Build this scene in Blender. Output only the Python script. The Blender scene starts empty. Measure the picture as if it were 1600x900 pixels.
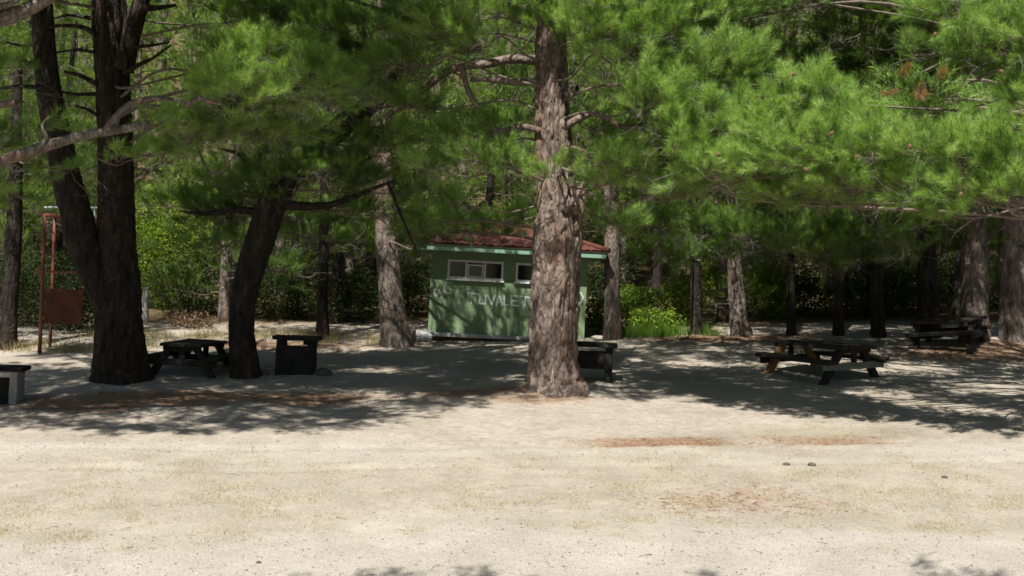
import bpy, bmesh, math, time
import numpy as np
from mathutils import Matrix, Vector

T0 = time.time()
sc = bpy.context.scene
COL = sc.collection
RNG = np.random.default_rng(7)
R = math.radians

# ------------------------------------------------------------------ camera
F_PX = 1950.0
PITCH = math.atan(-12 / F_PX)
ROLL = R(2.8)
CAM = np.array([0.0, 0.0, 5.2])
fw = np.array([0, math.cos(PITCH), -math.sin(PITCH)])
r0 = np.array([1.0, 0, 0]); u0 = np.array([0, math.sin(PITCH), math.cos(PITCH)])
CR = math.cos(ROLL) * r0 + math.sin(ROLL) * u0
CU = -math.sin(ROLL) * r0 + math.cos(ROLL) * u0
SLOPE = math.tan(ROLL)
RISE = math.tan(math.atan(190 / F_PX) - PITCH)     # the clearing climbs gently away from the viewpoint

def ray(px, py):
    return fw + (px - 800) / F_PX * CR + (450 - py) / F_PX * CU

def P(px, py, d):
    return CAM + d * ray(px, py)

# ------------------------------------------------------------------ noise
def _hash(i, j, k, s):
    h = (i * 374761393 + j * 668265263 + k * 1274126177 + s * 974711) & 0xFFFFFFFF
    h = ((h ^ (h >> 13)) * 1274126177) & 0xFFFFFFFF
    h = h ^ (h >> 16)
    return (h & 0xFFFF) / 65535.0

def vnoise(x, y, z, s=0):
    x, y, z = np.broadcast_arrays(np.asarray(x, float), np.asarray(y, float), np.asarray(z, float))
    xi = np.floor(x).astype(np.int64); yi = np.floor(y).astype(np.int64); zi = np.floor(z).astype(np.int64)
    xf = x - xi; yf = y - yi; zf = z - zi
    u = xf * xf * (3 - 2 * xf); v = yf * yf * (3 - 2 * yf); w = zf * zf * (3 - 2 * zf)
    r = 0
    for a in (0, 1):
        for b in (0, 1):
            for c in (0, 1):
                r = r + _hash(xi + a, yi + b, zi + c, s) * (u if a else 1 - u) * (v if b else 1 - v) * (w if c else 1 - w)
    return r

def fbm(x, y, z, s=0, o=3):
    t = 0; a = 0.5; f = 1.0; n = 0
    for k in range(o):
        t = t + a * vnoise(x * f, y * f, z * f, s + k * 17); n += a
        a *= 0.5; f *= 2.03
    return t / n

def sstep(a, b, x):
    t = np.clip((x - a) / (b - a), 0, 1)
    return t * t * (3 - 2 * t)

# ------------------------------------------------------------------ ground height
MOUNDS = []          # (x, y, radius x, radius y, height)
def gz(x, y, fine=True):
    x = np.asarray(x, float); y = np.asarray(y, float)
    z = SLOPE * np.clip(x, -40, 40) + RISE * np.clip(y, -20, 120)
    z = z + np.clip(13 - y, 0, 14) * 0.2
    t = np.clip((y - 52) / 60, 0, 1)
    z = z + 30 * t * t * (3 - 2 * t)
    z = z + 0.16 * (fbm(x * .28, y * .28, 0.5, 3, 2) - .5)
    if fine:
        z = z + 0.05 * (fbm(x * 1.9, y * 1.9, 0.5, 5, 3) - .5) + .02 * (fbm(x * 4.5, y * 4.5, .5, 6, 2) - .5)
        for yc in (21.7, 23.3):                      # faint wheel ruts across the clearing
            q = (y - yc - .35 * np.sin(x * .17) - .3 * (fbm(x * .3, 0 * x, yc, 8, 2) - .5)) / .17
            z = z - .028 * np.exp(-q * q) + .014 * np.exp(-(np.abs(q) - 1.9) ** 2)
    for (mx, my, rx, ry, h) in MOUNDS:
        q = ((x - mx) / rx) ** 2 + ((y - my) / ry) ** 2
        z = z + h * np.exp(-q * 1.4)
    return z

def G(px, py):
    r = ray(px, py)
    lo, hi = 8.0, 120.0
    ts = np.linspace(lo, hi, 2400)
    pts = CAM + ts[:, None] * r
    below = pts[:, 2] < gz(pts[:, 0], pts[:, 1])
    i = int(np.argmax(below)) if below.any() else len(ts) - 1
    return pts[i]

def depth(p):
    return float((np.asarray(p) - CAM) @ fw)

def to_ground(x, y):
    return np.array([x, y, float(gz(x, y))])

# ------------------------------------------------------------------ mesh building
class MB:
    def __init__(self):
        self.v = []; self.tri = []; self.quad = []; self.nv = 0
        self.tm = []; self.qm = []; self.tint = []
    def verts(self, V, tint=0.5):
        V = np.asarray(V, float).reshape(-1, 3)
        b = self.nv; self.v.append(V); self.nv += len(V)
        self.tint.append(np.broadcast_to(np.asarray(tint, float), (len(V),)))
        return b
    def tris(self, T, mat=0, tint=0.5):          # T: N,3,3 loose triangles
        T = np.asarray(T)
        n = len(T)
        tt = np.repeat(np.broadcast_to(np.asarray(tint, float), (n,)), 3)
        b = self.verts(T.reshape(-1, 3), tt)
        self.tri.append(np.arange(n * 3).reshape(n, 3) + b); self.tm.append(np.full(n, mat))
    def quads_loose(self, Q, mat=0, tint=0.5):
        n = len(Q)
        tt = np.repeat(np.broadcast_to(np.asarray(tint, float), (n,)), 4)
        b = self.verts(np.asarray(Q).reshape(-1, 3), tt)
        self.quad.append(np.arange(n * 4).reshape(n, 4) + b); self.qm.append(np.full(n, mat))
    def indexed(self, V, tri=None, quad=None, mat=0, tint=0.5):
        b = self.verts(V, tint)
        if tri is not None and len(tri):
            self.tri.append(np.asarray(tri) + b); self.tm.append(np.full(len(tri), mat))
        if quad is not None and len(quad):
            self.quad.append(np.asarray(quad) + b); self.qm.append(np.full(len(quad), mat))
    def tube(self, pts, rad, sides=6, mat=0, tint=0.5, cap=True):
        V, q, t = tube_geo(pts, rad, sides, cap)
        self.indexed(V, t, q, mat, tint)
    def box(self, c, s, rot=None, mat=0, tint=0.5):
        x, y, z = np.asarray(s, float) / 2
        V = np.array([[-x,-y,-z],[x,-y,-z],[x,y,-z],[-x,y,-z],[-x,-y,z],[x,-y,z],[x,y,z],[-x,y,z]])
        if rot is not None:
            V = V @ np.array(rot).T
        q = [[0,3,2,1],[4,5,6,7],[0,1,5,4],[1,2,6,5],[2,3,7,6],[3,0,4,7]]
        self.indexed(V + np.asarray(c, float), None, q, mat, tint)
    def build(self, name, mats, parent=None, smooth=False, origin=None, bevel=0.0, rough=0.0):
        V = np.concatenate(self.v)
        if origin is not None:
            V = V - np.asarray(origin)
        me = bpy.data.meshes.new(name)
        tri = np.concatenate(self.tri) if self.tri else np.zeros((0, 3), int)
        quad = np.concatenate(self.quad) if self.quad else np.zeros((0, 4), int)
        nt, nq = len(tri), len(quad)
        me.vertices.add(len(V)); me.vertices.foreach_set("co", V.astype(np.float32).ravel())
        loops = np.concatenate([tri.ravel(), quad.ravel()]).astype(np.int32)
        me.loops.add(len(loops)); me.loops.foreach_set("vertex_index", loops)
        me.polygons.add(nt + nq)
        st = np.concatenate([np.arange(nt) * 3, nt * 3 + np.arange(nq) * 4]).astype(np.int32)
        me.polygons.foreach_set("loop_start", st)
        mi = np.concatenate([np.concatenate(self.tm) if self.tm else np.zeros(0, int),
                             np.concatenate(self.qm) if self.qm else np.zeros(0, int)]).astype(np.int32)
        me.polygons.foreach_set("material_index", mi)
        me.polygons.foreach_set("use_smooth", np.full(nt + nq, smooth))
        at = me.attributes.new("tint", 'FLOAT', 'POINT')
        at.data.foreach_set("value", np.concatenate(self.tint).astype(np.float32))
        me.update(calc_edges=True)
        for m in (mats if isinstance(mats, (list, tuple)) else [mats]):
            me.materials.append(m)
        if bevel > 0:
            bm = bmesh.new(); bm.from_mesh(me)
            if rough > 0:
                bmesh.ops.subdivide_edges(bm, edges=[e for e in bm.edges if e.calc_length() > 0.35], cuts=4, use_grid_fill=True)
            eds = [e for e in bm.edges if len(e.link_faces) == 2 and e.calc_face_angle(0) > 0.6]
            bmesh.ops.bevel(bm, geom=eds, offset=bevel, segments=2, affect='EDGES', profile=.6)
            if rough > 0:
                co = np.array([v.co[:] for v in bm.verts])
                for ax in range(3):
                    n = fbm(co[:, 0] * 5, co[:, 1] * 5, co[:, 2] * 5 + 9 * ax, 31 + ax, 2) - .5
                    for v, d in zip(bm.verts, n):
                        v.co[ax] += d * rough
            bm.to_mesh(me); bm.free()
        return link(name, me, parent)

def link(name, me, parent=None):
    o = bpy.data.objects.new(name, me)
    COL.objects.link(o)
    if parent is not None:
        o.parent = parent
    return o

def tag(o, label=None, cat=None, group=None, kind=None):
    if label: o["label"] = label
    if cat: o["category"] = cat
    if group: o["group"] = group
    if kind: o["kind"] = kind
    return o

def thing(name, loc, label, cat, group=None, mat=None):
    o = bpy.data.objects.new(name, None); COL.objects.link(o)
    o.empty_display_size = .3
    if mat is not None:
        o.matrix_world = mat
    else:
        o.location = [float(a) for a in loc]
    return tag(o, label, cat, group)

def frames(pts):
    pts = np.asarray(pts, float)
    t = np.gradient(pts, axis=0)
    t /= np.linalg.norm(t, axis=1)[:, None] + 1e-9
    n = np.zeros_like(t)
    a = np.array([1.0, 0, 0]) if abs(t[0][0]) < .8 else np.array([0, 1.0, 0])
    n[0] = a - t[0] * (a @ t[0]); n[0] /= np.linalg.norm(n[0])
    for i in range(1, len(pts)):
        v = n[i-1] - t[i] * (n[i-1] @ t[i]); n[i] = v / (np.linalg.norm(v) + 1e-9)
    return t, n, np.cross(t, n)

def tube_geo(pts, rad, sides=6, cap=True):
    pts = np.asarray(pts, float); k = len(pts)
    rad = np.broadcast_to(np.asarray(rad, float), (k,))
    t, n, b = frames(pts)
    a = np.arange(sides) / sides * 2 * math.pi
    V = pts[:, None] + rad[:, None, None] * (np.cos(a)[None, :, None] * n[:, None] + np.sin(a)[None, :, None] * b[:, None])
    V = V.reshape(-1, 3)
    i = np.arange(k - 1)[:, None] * sides; j = np.arange(sides)[None]; j2 = (j + 1) % sides
    q = np.stack([i + j, i + j2, i + sides + j2, i + sides + j], -1).reshape(-1, 4)
    tr = []
    if cap:
        V = np.vstack([V, pts[0], pts[-1]])
        c0, c1 = len(V) - 2, len(V) - 1
        for s in range(sides):
            tr.append([c0, (s + 1) % sides, s]); tr.append([c1, (k - 1) * sides + s, (k - 1) * sides + (s + 1) % sides])
    return V, q, np.array(tr) if tr else None

def spline(pts, n):
    pts = np.asarray(pts, float)
    if len(pts) == 2:
        t = np.linspace(0, 1, n)[:, None]
        return pts[0] * (1 - t) + pts[1] * t
    ext = np.vstack([2 * pts[0] - pts[1], pts, 2 * pts[-1] - pts[-2]])
    u = np.linspace(0, len(pts) - 1 - 1e-6, n)
    i = u.astype(int); f = (u - i)[:, None]
    p0, p1, p2, p3 = ext[i], ext[i+1], ext[i+2], ext[i+3]
    return .5 * ((2*p1) + (-p0+p2)*f + (2*p0-5*p1+4*p2-p3)*f**2 + (-p0+3*p1-3*p2+p3)*f**3)

# ------------------------------------------------------------------ materials
def new_mat(name):
    m = bpy.data.materials.new(name); m.use_nodes = True
    nt = m.node_tree
    for n in list(nt.nodes): nt.nodes.remove(n)
    return m, nt, nt.nodes, nt.links

def nd(N, t, **k):
    n = N.new(t)
    for a, b in k.items():
        if a == 'inp':
            for c, d in b.items(): n.inputs[c].default_value = d
        else:
            setattr(n, a, b)
    return n

def ramp(N, stops, interp='LINEAR'):
    r = N.new('ShaderNodeValToRGB'); e = r.color_ramp.elements; r.color_ramp.interpolation = interp
    while len(e) < len(stops): e.new(.5)
    for s, (p, c) in zip(e, stops):
        s.position = p; s.color = (*c, 1)
    return r

def simple_mat(name, c1, c2, scale=4.0, stretch=(1, 1, 1), rough=.8, bump=.3, bscale=None, spec=.3, detail=6, dist=.03, contrast=(.3, .7), third=None, metal=0):
    """two-tone weathered surface: noise-mixed colours and bumps, in object space"""
    m, nt, N, L = new_mat(name)
    out = nd(N, 'ShaderNodeOutputMaterial'); b = nd(N, 'ShaderNodeBsdfPrincipled')
    tc = nd(N, 'ShaderNodeTexCoord'); mp = nd(N, 'ShaderNodeMapping'); mp.inputs['Scale'].default_value = stretch
    L.new(tc.outputs['Object'], mp.inputs[0])
    n1 = nd(N, 'ShaderNodeTexNoise', inp={'Scale': scale, 'Detail': detail, 'Roughness': .65})
    L.new(mp.outputs[0], n1.inputs['Vector'])
    r = ramp(N, [(contrast[0], c1), (contrast[1], c2)]); L.new(n1.outputs[0], r.inputs[0])
    col = r.outputs[0]
    if third:
        n3 = nd(N, 'ShaderNodeTexNoise', inp={'Scale': scale * .45, 'Detail': 5.0, 'Roughness': .7})
        L.new(mp.outputs[0], n3.inputs['Vector'])
        r3 = ramp(N, [(.55, (0, 0, 0)), (.68, (1, 1, 1))]); L.new(n3.outputs[0], r3.inputs[0])
        mx = nd(N, 'ShaderNodeMix', data_type='RGBA'); L.new(r3.outputs[0], mx.inputs[0]); L.new(col, mx.inputs[6]); mx.inputs[7].default_value = (*third, 1)
        col = mx.outputs[2]
    L.new(col, b.inputs['Base Color'])
    b.inputs['Roughness'].default_value = rough; b.inputs['Specular IOR Level'].default_value = spec; b.inputs['Metallic'].default_value = metal
    n2 = nd(N, 'ShaderNodeTexNoise', inp={'Scale': bscale or scale * 5, 'Detail': 6.0, 'Roughness': .7})
    L.new(mp.outputs[0], n2.inputs['Vector'])
    bp = nd(N, 'ShaderNodeBump', inp={'Strength': bump, 'Distance': dist}); L.new(n2.outputs[0], bp.inputs['Height'])
    L.new(bp.outputs[0], b.inputs['Normal']); L.new(b.outputs[0], out.inputs[0])
    return m

def bark_mat(name, dark, mid, light, plate):
    m, nt, N, L = new_mat(name)
    out = nd(N, 'ShaderNodeOutputMaterial'); b = nd(N, 'ShaderNodeBsdfPrincipled')
    tc = nd(N, 'ShaderNodeTexCoord'); mp = nd(N, 'ShaderNodeMapping'); mp.inputs['Scale'].default_value = (1, 1, .28)
    L.new(tc.outputs['Object'], mp.inputs[0])
    nw = nd(N, 'ShaderNodeTexNoise', inp={'Scale': 3.0, 'Detail': 4.0}); L.new(mp.outputs[0], nw.inputs['Vector'])
    mxv = nd(N, 'ShaderNodeMix', data_type='VECTOR'); mxv.inputs[0].default_value = .4
    L.new(mp.outputs[0], mxv.inputs[4]); L.new(nw.outputs[1], mxv.inputs[5])
    vo = nd(N, 'ShaderNodeTexVoronoi', feature='DISTANCE_TO_EDGE', inp={'Scale': 13.0, 'Randomness': 1.0}); L.new(mxv.outputs[1], vo.inputs['Vector'])
    n1 = nd(N, 'ShaderNodeTexNoise', inp={'Scale': 7.0, 'Detail': 8.0, 'Roughness': .7}); L.new(mp.outputs[0], n1.inputs['Vector'])
    r1 = ramp(N, [(.3, dark), (.5, mid), (.72, light)]); L.new(n1.outputs[0], r1.inputs[0])
    n3 = nd(N, 'ShaderNodeTexNoise', inp={'Scale': 2.2, 'Detail': 5.0, 'Roughness': .65}); L.new(mp.outputs[0], n3.inputs['Vector'])
    r3 = ramp(N, [(.52, (0, 0, 0)), (.66, (.7, .7, .7))]); L.new(n3.outputs[0], r3.inputs[0])
    mx = nd(N, 'ShaderNodeMix', data_type='RGBA'); L.new(r3.outputs[0], mx.inputs[0]); L.new(r1.outputs[0], mx.inputs[6]); mx.inputs[7].default_value = (*plate, 1)
    at = nd(N, 'ShaderNodeAttribute', attribute_name='tint')      # furrow depth of the modelled bark
    rv = ramp(N, [(.0, (.35, .35, .35)), (.5, (1, 1, 1))]); L.new(at.outputs['Fac'], rv.inputs[0])
    rv2 = ramp(N, [(.0, (.3, .3, .3)), (.12, (1, 1, 1))]); L.new(vo.outputs[0], rv2.inputs[0])
    m1 = nd(N, 'ShaderNodeMix', data_type='RGBA', blend_type='MULTIPLY'); m1.inputs[0].default_value = .8
    L.new(mx.outputs[2], m1.inputs[6]); L.new(rv.outputs[0], m1.inputs[7])
    m2 = nd(N, 'ShaderNodeMix', data_type='RGBA', blend_type='MULTIPLY'); m2.inputs[0].default_value = .35
    L.new(m1.outputs[2], m2.inputs[6]); L.new(rv2.outputs[0], m2.inputs[7])
    L.new(m2.outputs[2], b.inputs['Base Color'])
    b.inputs['Roughness'].default_value = .9; b.inputs['Specular IOR Level'].default_value = .15
    ad = nd(N, 'ShaderNodeMath', operation='MULTIPLY_ADD'); L.new(n1.outputs[0], ad.inputs[0]); ad.inputs[1].default_value = 1.6
    rr = nd(N, 'ShaderNodeMapRange', inp={'From Max': .2}); L.new(vo.outputs[0], rr.inputs[0]); L.new(rr.outputs[0], ad.inputs[2])
    bp = nd(N, 'ShaderNodeBump', inp={'Strength': .7, 'Distance': .035}); L.new(ad.outputs[0], bp.inputs['Height'])
    L.new(bp.outputs[0], b.inputs['Normal']); L.new(b.outputs[0], out.inputs[0])
    return m

def leaf_mat(name, stops, transl=.35, rough=.5, spec=.25, tcol=1.25):
    """foliage: colour by the shoot's own tint, part of the light passes through"""
    m, nt, N, L = new_mat(name)
    out = nd(N, 'ShaderNodeOutputMaterial'); b = nd(N, 'ShaderNodeBsdfPrincipled')
    at = nd(N, 'ShaderNodeAttribute', attribute_name='tint')
    r = ramp(N, stops); L.new(at.outputs['Fac'], r.inputs[0]); L.new(r.outputs[0], b.inputs['Base Color'])
    b.inputs['Roughness'].default_value = rough; b.inputs['Specular IOR Level'].default_value = spec
    t = nd(N, 'ShaderNodeBsdfTranslucent')
    mu = nd(N, 'ShaderNodeMix', data_type='RGBA', blend_type='MULTIPLY'); mu.inputs[0].default_value = 1
    L.new(r.outputs[0], mu.inputs[6]); mu.inputs[7].default_value = (tcol * 1.05, tcol, tcol * .5, 1)
    L.new(mu.outputs[2], t.inputs[0])
    mx = nd(N, 'ShaderNodeMixShader'); mx.inputs[0].default_value = transl
    L.new(b.outputs[0], mx.inputs[1]); L.new(t.outputs[0], mx.inputs[2]); L.new(mx.outputs[0], out.inputs[0])
    return m

M = {}
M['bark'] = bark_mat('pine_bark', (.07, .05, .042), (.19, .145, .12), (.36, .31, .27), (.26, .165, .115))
M['bark_shaded'] = bark_mat('shaded_pine_bark', (.014, .012, .010), (.036, .029, .025), (.08, .066, .056), (.055, .036, .027))  # pine bark darkened: the canopy shade is put into its colour
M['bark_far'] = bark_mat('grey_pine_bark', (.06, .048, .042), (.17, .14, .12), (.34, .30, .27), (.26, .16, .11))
M['twig'] = simple_mat('twig_bark', (.10, .075, .055), (.22, .18, .145), 8, rough=.9, bump=.2)
M['deadtwig'] = simple_mat('dead_twig', (.12, .105, .09), (.27, .24, .215), 8, rough=.9, bump=.2)
NEEDLE = [(0, (.055, .095, .018)), (.35, (.145, .26, .052)), (.7, (.258, .425, .098)), (.93, (.36, .52, .155)), (.94, (.24, .14, .055)), (1, (.34, .18, .07))]
M['needle'] = leaf_mat('pine_needles', NEEDLE, .45, rough=.4, spec=.4)
M['needle_far'] = leaf_mat('far_pine_needles', [(0, (.04, .08, .016)), (.5, (.12, .20, .034)), (.93, (.22, .32, .06)), (.94, (.16, .10, .045)), (1, (.22, .13, .06))], .42)
M['leaf'] = leaf_mat('broad_leaves', [(0, (.05, .10, .014)), (.5, (.12, .21, .022)), (1, (.24, .33, .04))], .45)
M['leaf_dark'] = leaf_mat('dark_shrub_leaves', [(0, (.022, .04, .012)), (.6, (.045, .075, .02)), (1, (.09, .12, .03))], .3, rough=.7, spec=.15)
M['leaf_dry'] = leaf_mat('dry_leaves', [(0, (.07, .05, .03)), (.6, (.15, .09, .05)), (1, (.25, .16, .09))], .25)
M['grass'] = leaf_mat('fresh_grass', [(0, (.07, .15, .02)), (1, (.20, .33, .05))], .45)
M['straw'] = leaf_mat('dry_grass', [(0, (.20, .16, .07)), (.5, (.40, .34, .17)), (1, (.55, .48, .28))], .3, rough=.7)
M['wood'] = simple_mat('weathered_shaded_wood', (.014, .012, .010), (.046, .039, .033), 3, (.5, 6, 6), .85, .5, 30, .2)  # weathered timber, darkened further to put the shade into its colour
M['wood_pale'] = simple_mat('pale_greenish_wood', (.13, .14, .10), (.26, .27, .21), 4, (1, 5, 5), .9, .4, 30, .2)  # paler, greenish tone for one end beam
M['wood_orange'] = simple_mat('sunlit_orange_wood', (.18, .095, .04), (.34, .19, .08), 4, (5, 5, 1), .85, .4, 30, .2)  # sunlight on the far table legs, put into an orange tone
M['concrete_dark'] = simple_mat('sooty_shaded_concrete', (.012, .011, .010), (.036, .034, .031), 3.5, rough=.95, bump=.5, spec=.1, third=(.02, .018, .017))  # soot, plus the shade around the barbecues put into the colour
M['concrete_white'] = simple_mat('whitewashed_concrete', (.26, .255, .24), (.44, .43, .41), 3, rough=.9, bump=.4, spec=.1, third=(.2, .19, .18))
M['concrete_pale'] = simple_mat('pale_concrete_slab', (.30, .31, .30), (.52, .53, .52), 3, rough=.9, bump=.3, spec=.1)
M['brick'] = simple_mat('red_brick_plinth', (.10, .06, .045), (.22, .11, .075), 6, rough=.95, bump=.6, spec=.1, third=(.05, .04, .035))
M['green_wall'] = simple_mat('green_painted_plaster', (.14, .215, .115), (.215, .30, .165), 1.8, rough=.75, bump=.25, bscale=22, spec=.2, third=(.15, .205, .125))
M['green_trim'] = simple_mat('teal_green_trim', (.17, .31, .22), (.25, .40, .30), 3, (.4, 3, 3), rough=.6, bump=.15, spec=.3)
M['white_frame'] = simple_mat('white_window_paint', (.60, .62, .63), (.76, .78, .79), 5, rough=.5, bump=.1, spec=.3)
M['chalk'] = simple_mat('faded_white_lettering', (.44, .50, .45), (.74, .78, .75), 9, rough=.9, bump=.1, spec=.1)
M['roof'] = simple_mat('red_clay_tile', (.055, .024, .019), (.14, .048, .034), 3, rough=.85, bump=.4, spec=.15, third=(.07, .045, .035))
M['rust'] = simple_mat('rusty_red_steel', (.11, .036, .024), (.21, .066, .038), 6, rough=.6, bump=.2, spec=.3, third=(.15, .06, .03))
M['rust_dark'] = simple_mat('dull_red_board', (.06, .022, .015), (.12, .042, .026), 4, rough=.7, bump=.2, spec=.2)
M['grey_steel'] = simple_mat('grey_painted_steel', (.30, .36, .38), (.46, .52, .55), 5, rough=.5, bump=.1)
M['stone_dark'] = simple_mat('dark_stone', (.05, .045, .04), (.13, .12, .11), 5, rough=.9, bump=.5)
M['stone_pale'] = simple_mat('pale_stone', (.24, .24, .23), (.42, .41, .39), 5, rough=.9, bump=.5)
M['stump'] = simple_mat('barkless_grey_wood', (.34, .33, .30), (.52, .51, .47), 4, (4, 4, .6), rough=.9, bump=.4)
M['cone'] = simple_mat('pine_cone_scales', (.10, .05, .03), (.24, .13, .08), 20, rough=.8, bump=.6)
M['pebble'] = leaf_mat('gravel_stones', [(0, (.13, .12, .105)), (.5, (.27, .255, .23)), (1, (.38, .365, .335))], 0.0, rough=.9, spec=.1)
M['litter'] = leaf_mat('fallen_needles', [(0, (.16, .085, .04)), (.6, (.30, .16, .08)), (1, (.42, .25, .13))], .1, rough=.8)

def glass_mat():
    m, nt, N, L = new_mat('dark_window_glass')
    out = nd(N, 'ShaderNodeOutputMaterial'); b = nd(N, 'ShaderNodeBsdfPrincipled')
    b.inputs['Base Color'].default_value = (.012, .014, .015, 1); b.inputs['Roughness'].default_value = .08
    b.inputs['Specular IOR Level'].default_value = .5
    L.new(b.outputs[0], out.inputs[0]); return m
M['glass'] = glass_mat()
M['glass_dusty'] = simple_mat('dusty_window_glass', (.08, .09, .09), (.20, .22, .22), 4, (1, 1, 4), .3, .05, spec=.5)

# ------------------------------------------------------------------ world, sun, camera
SUN_EL, SUN_AZ = R(57), R(24)      # azimuth: degrees from straight behind the camera towards its left
sd = Vector((-math.sin(SUN_AZ) * math.cos(SUN_EL), -math.cos(SUN_AZ) * math.cos(SUN_EL), math.sin(SUN_EL)))
w = bpy.data.worlds.new("World"); sc.world = w; w.use_nodes = True
wn = w.node_tree.nodes; bg = wn['Background']
sky = wn.new('ShaderNodeTexSky'); sky.sky_type = 'NISHITA'; sky.sun_disc = False
sky.sun_elevation = SUN_EL
sky.sun_rotation = math.atan2(sd.x, sd.y)
w.node_tree.links.new(sky.outputs[0], bg.inputs[0]); bg.inputs[1].default_value = .05
sl = bpy.data.lights.new('sun', 'SUN'); sl.energy = 5.0; sl.angle = R(.55); sl.color = (1, .955, .88)
so = bpy.data.objects.new('sun', sl); COL.objects.link(so)
so.rotation_euler = sd.to_track_quat('Z', 'Y').to_euler()
cd = bpy.data.cameras.new('camera'); cam = bpy.data.objects.new('camera', cd); COL.objects.link(cam)
cd.sensor_width = 36; cd.lens = 36 * F_PX / 1600; cd.clip_end = 600
cam.matrix_world = Matrix(((CR[0], CU[0], -fw[0], CAM[0]), (CR[1], CU[1], -fw[1], CAM[1]), (CR[2], CU[2], -fw[2], CAM[2]), (0, 0, 0, 1)))
sc.camera = cam
sc.view_settings.view_transform = 'Standard'; sc.view_settings.look = 'None'
sc.view_settings.exposure = 0.8; sc.view_settings.gamma = 1
sc.render.engine = 'CYCLES'
cy = sc.cycles
cy.max_bounces = 5; cy.diffuse_bounces = 1; cy.glossy_bounces = 2; cy.transmission_bounces = 3; cy.transparent_max_bounces = 4
cy.caustics_reflective = False; cy.caustics_refractive = False
cy.use_denoising = True
cy.pixel_filter_type = 'BLACKMAN_HARRIS'; cy.filter_width = 1.6

# ------------------------------------------------------------------ key positions
A_BASE = G(868, 606); B_BASE = G(190, 590); C_BASE = G(384, 589)
mp_ = G(1555, 545); MOUNDS.append((mp_[0] + .3, mp_[1] + .6, 2.2, 1.6, .22))
MOUNDS.append((A_BASE[0], A_BASE[1], 1.5, 1.3, .12)); MOUNDS.append((B_BASE[0], B_BASE[1], 1.4, 1.2, .10))
A_BASE = G(868, 606); B_BASE = G(190, 590); C_BASE = G(384, 589)

# ------------------------------------------------------------------ ground sheet
def axis_steps(segs):
    out = []
    for a, b, s in segs:
        out.append(np.arange(a, b, s))
    out.append([segs[-1][1]])
    return np.concatenate(out)

gx = axis_steps([(-160, -60, 10), (-60, -16, 1.2), (-16, 16, .11), (16, 60, 1.2), (60, 160, 10)])
gy = axis_steps([(-60, 10, 2.5), (10, 14.5, .5), (14.5, 44, .11), (44, 60, .8), (60, 160, 3), (160, 400, 20)])
X, Y = np.meshgrid(gx, gy)
Zg = gz(X, Y)
def ell(px, py, wpx, hpx, p=1.0, s=0, amp=.5, fr=.7):
    """soft uneven patch on the ground, given where it lies and how far it reaches"""
    c = G(px, py); x0 = G(px - wpx / 2, py); x1 = G(px + wpx / 2, py)
    y0 = G(px, py + hpx / 2); y1 = G(px, py - hpx / 2)
    rx = (x1[0] - x0[0]) / 2; ry = (y1[1] - y0[1]) / 2
    q = np.sqrt(((X - c[0]) / rx) ** 2 + ((Y - (y0[1] + y1[1]) / 2) / ry) ** 2)
    q = q + amp * (fbm(X * fr, Y * fr * 1.5, .3, 40 + s, 3) - .5) * 2
    return np.clip(1.35 - q, 0, 1) * p
n1 = fbm(X * .35, Y * .9, .2, 61, 4); n2 = fbm(X * .8, Y * 1.6, .7, 71, 4); n3 = fbm(X * .22, Y * .5, 1.7, 81, 3)
def band(ya, yb, soft=1.2):
    yy = Y + (n1 - .5) * 3.0 + (n2 - .5) * 1.4
    return sstep(ya - soft, ya + soft, yy) * (1 - sstep(yb - soft, yb + soft, yy))
grav = np.maximum(band(-80, 18.0, 1.1), .75 * band(21.7, 23.4, .5))
grass = band(17.6, 21.6, .8) * sstep(.36, .58, n2 * .6 + n3 * .4)
grass = np.maximum(grass, ell(300, 780, 700, 130, .9, 1))
grass = np.maximum(grass, ell(1050, 735, 900, 70, .75, 2))
grass = np.maximum(grass, ell(1280, 675, 260, 26, .8, 12))
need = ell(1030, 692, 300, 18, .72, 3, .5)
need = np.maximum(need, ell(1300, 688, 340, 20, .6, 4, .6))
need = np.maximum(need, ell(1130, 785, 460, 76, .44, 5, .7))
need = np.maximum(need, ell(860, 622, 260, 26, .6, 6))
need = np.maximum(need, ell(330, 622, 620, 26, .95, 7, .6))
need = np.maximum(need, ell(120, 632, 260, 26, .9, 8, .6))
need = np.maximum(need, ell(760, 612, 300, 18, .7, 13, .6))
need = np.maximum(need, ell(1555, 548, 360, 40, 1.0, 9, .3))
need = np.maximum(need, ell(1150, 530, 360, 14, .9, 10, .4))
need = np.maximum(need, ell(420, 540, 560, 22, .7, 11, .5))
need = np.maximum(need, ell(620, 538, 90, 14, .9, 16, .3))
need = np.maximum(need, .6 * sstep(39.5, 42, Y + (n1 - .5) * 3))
dark = .95 * sstep(40, 43, Y) + .3 * sstep(.52, .72, n3) * band(24, 38, 1)  # dark wood floor behind; patches among the trees are shade in the colour
mb = MB()
ny, nx = X.shape
idx = np.arange(ny * nx).reshape(ny, nx)
q = np.stack([idx[:-1, :-1], idx[:-1, 1:], idx[1:, 1:], idx[1:, :-1]], -1).reshape(-1, 4)
mb.indexed(np.stack([X, Y, Zg], -1).reshape(-1, 3), None, q)

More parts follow.
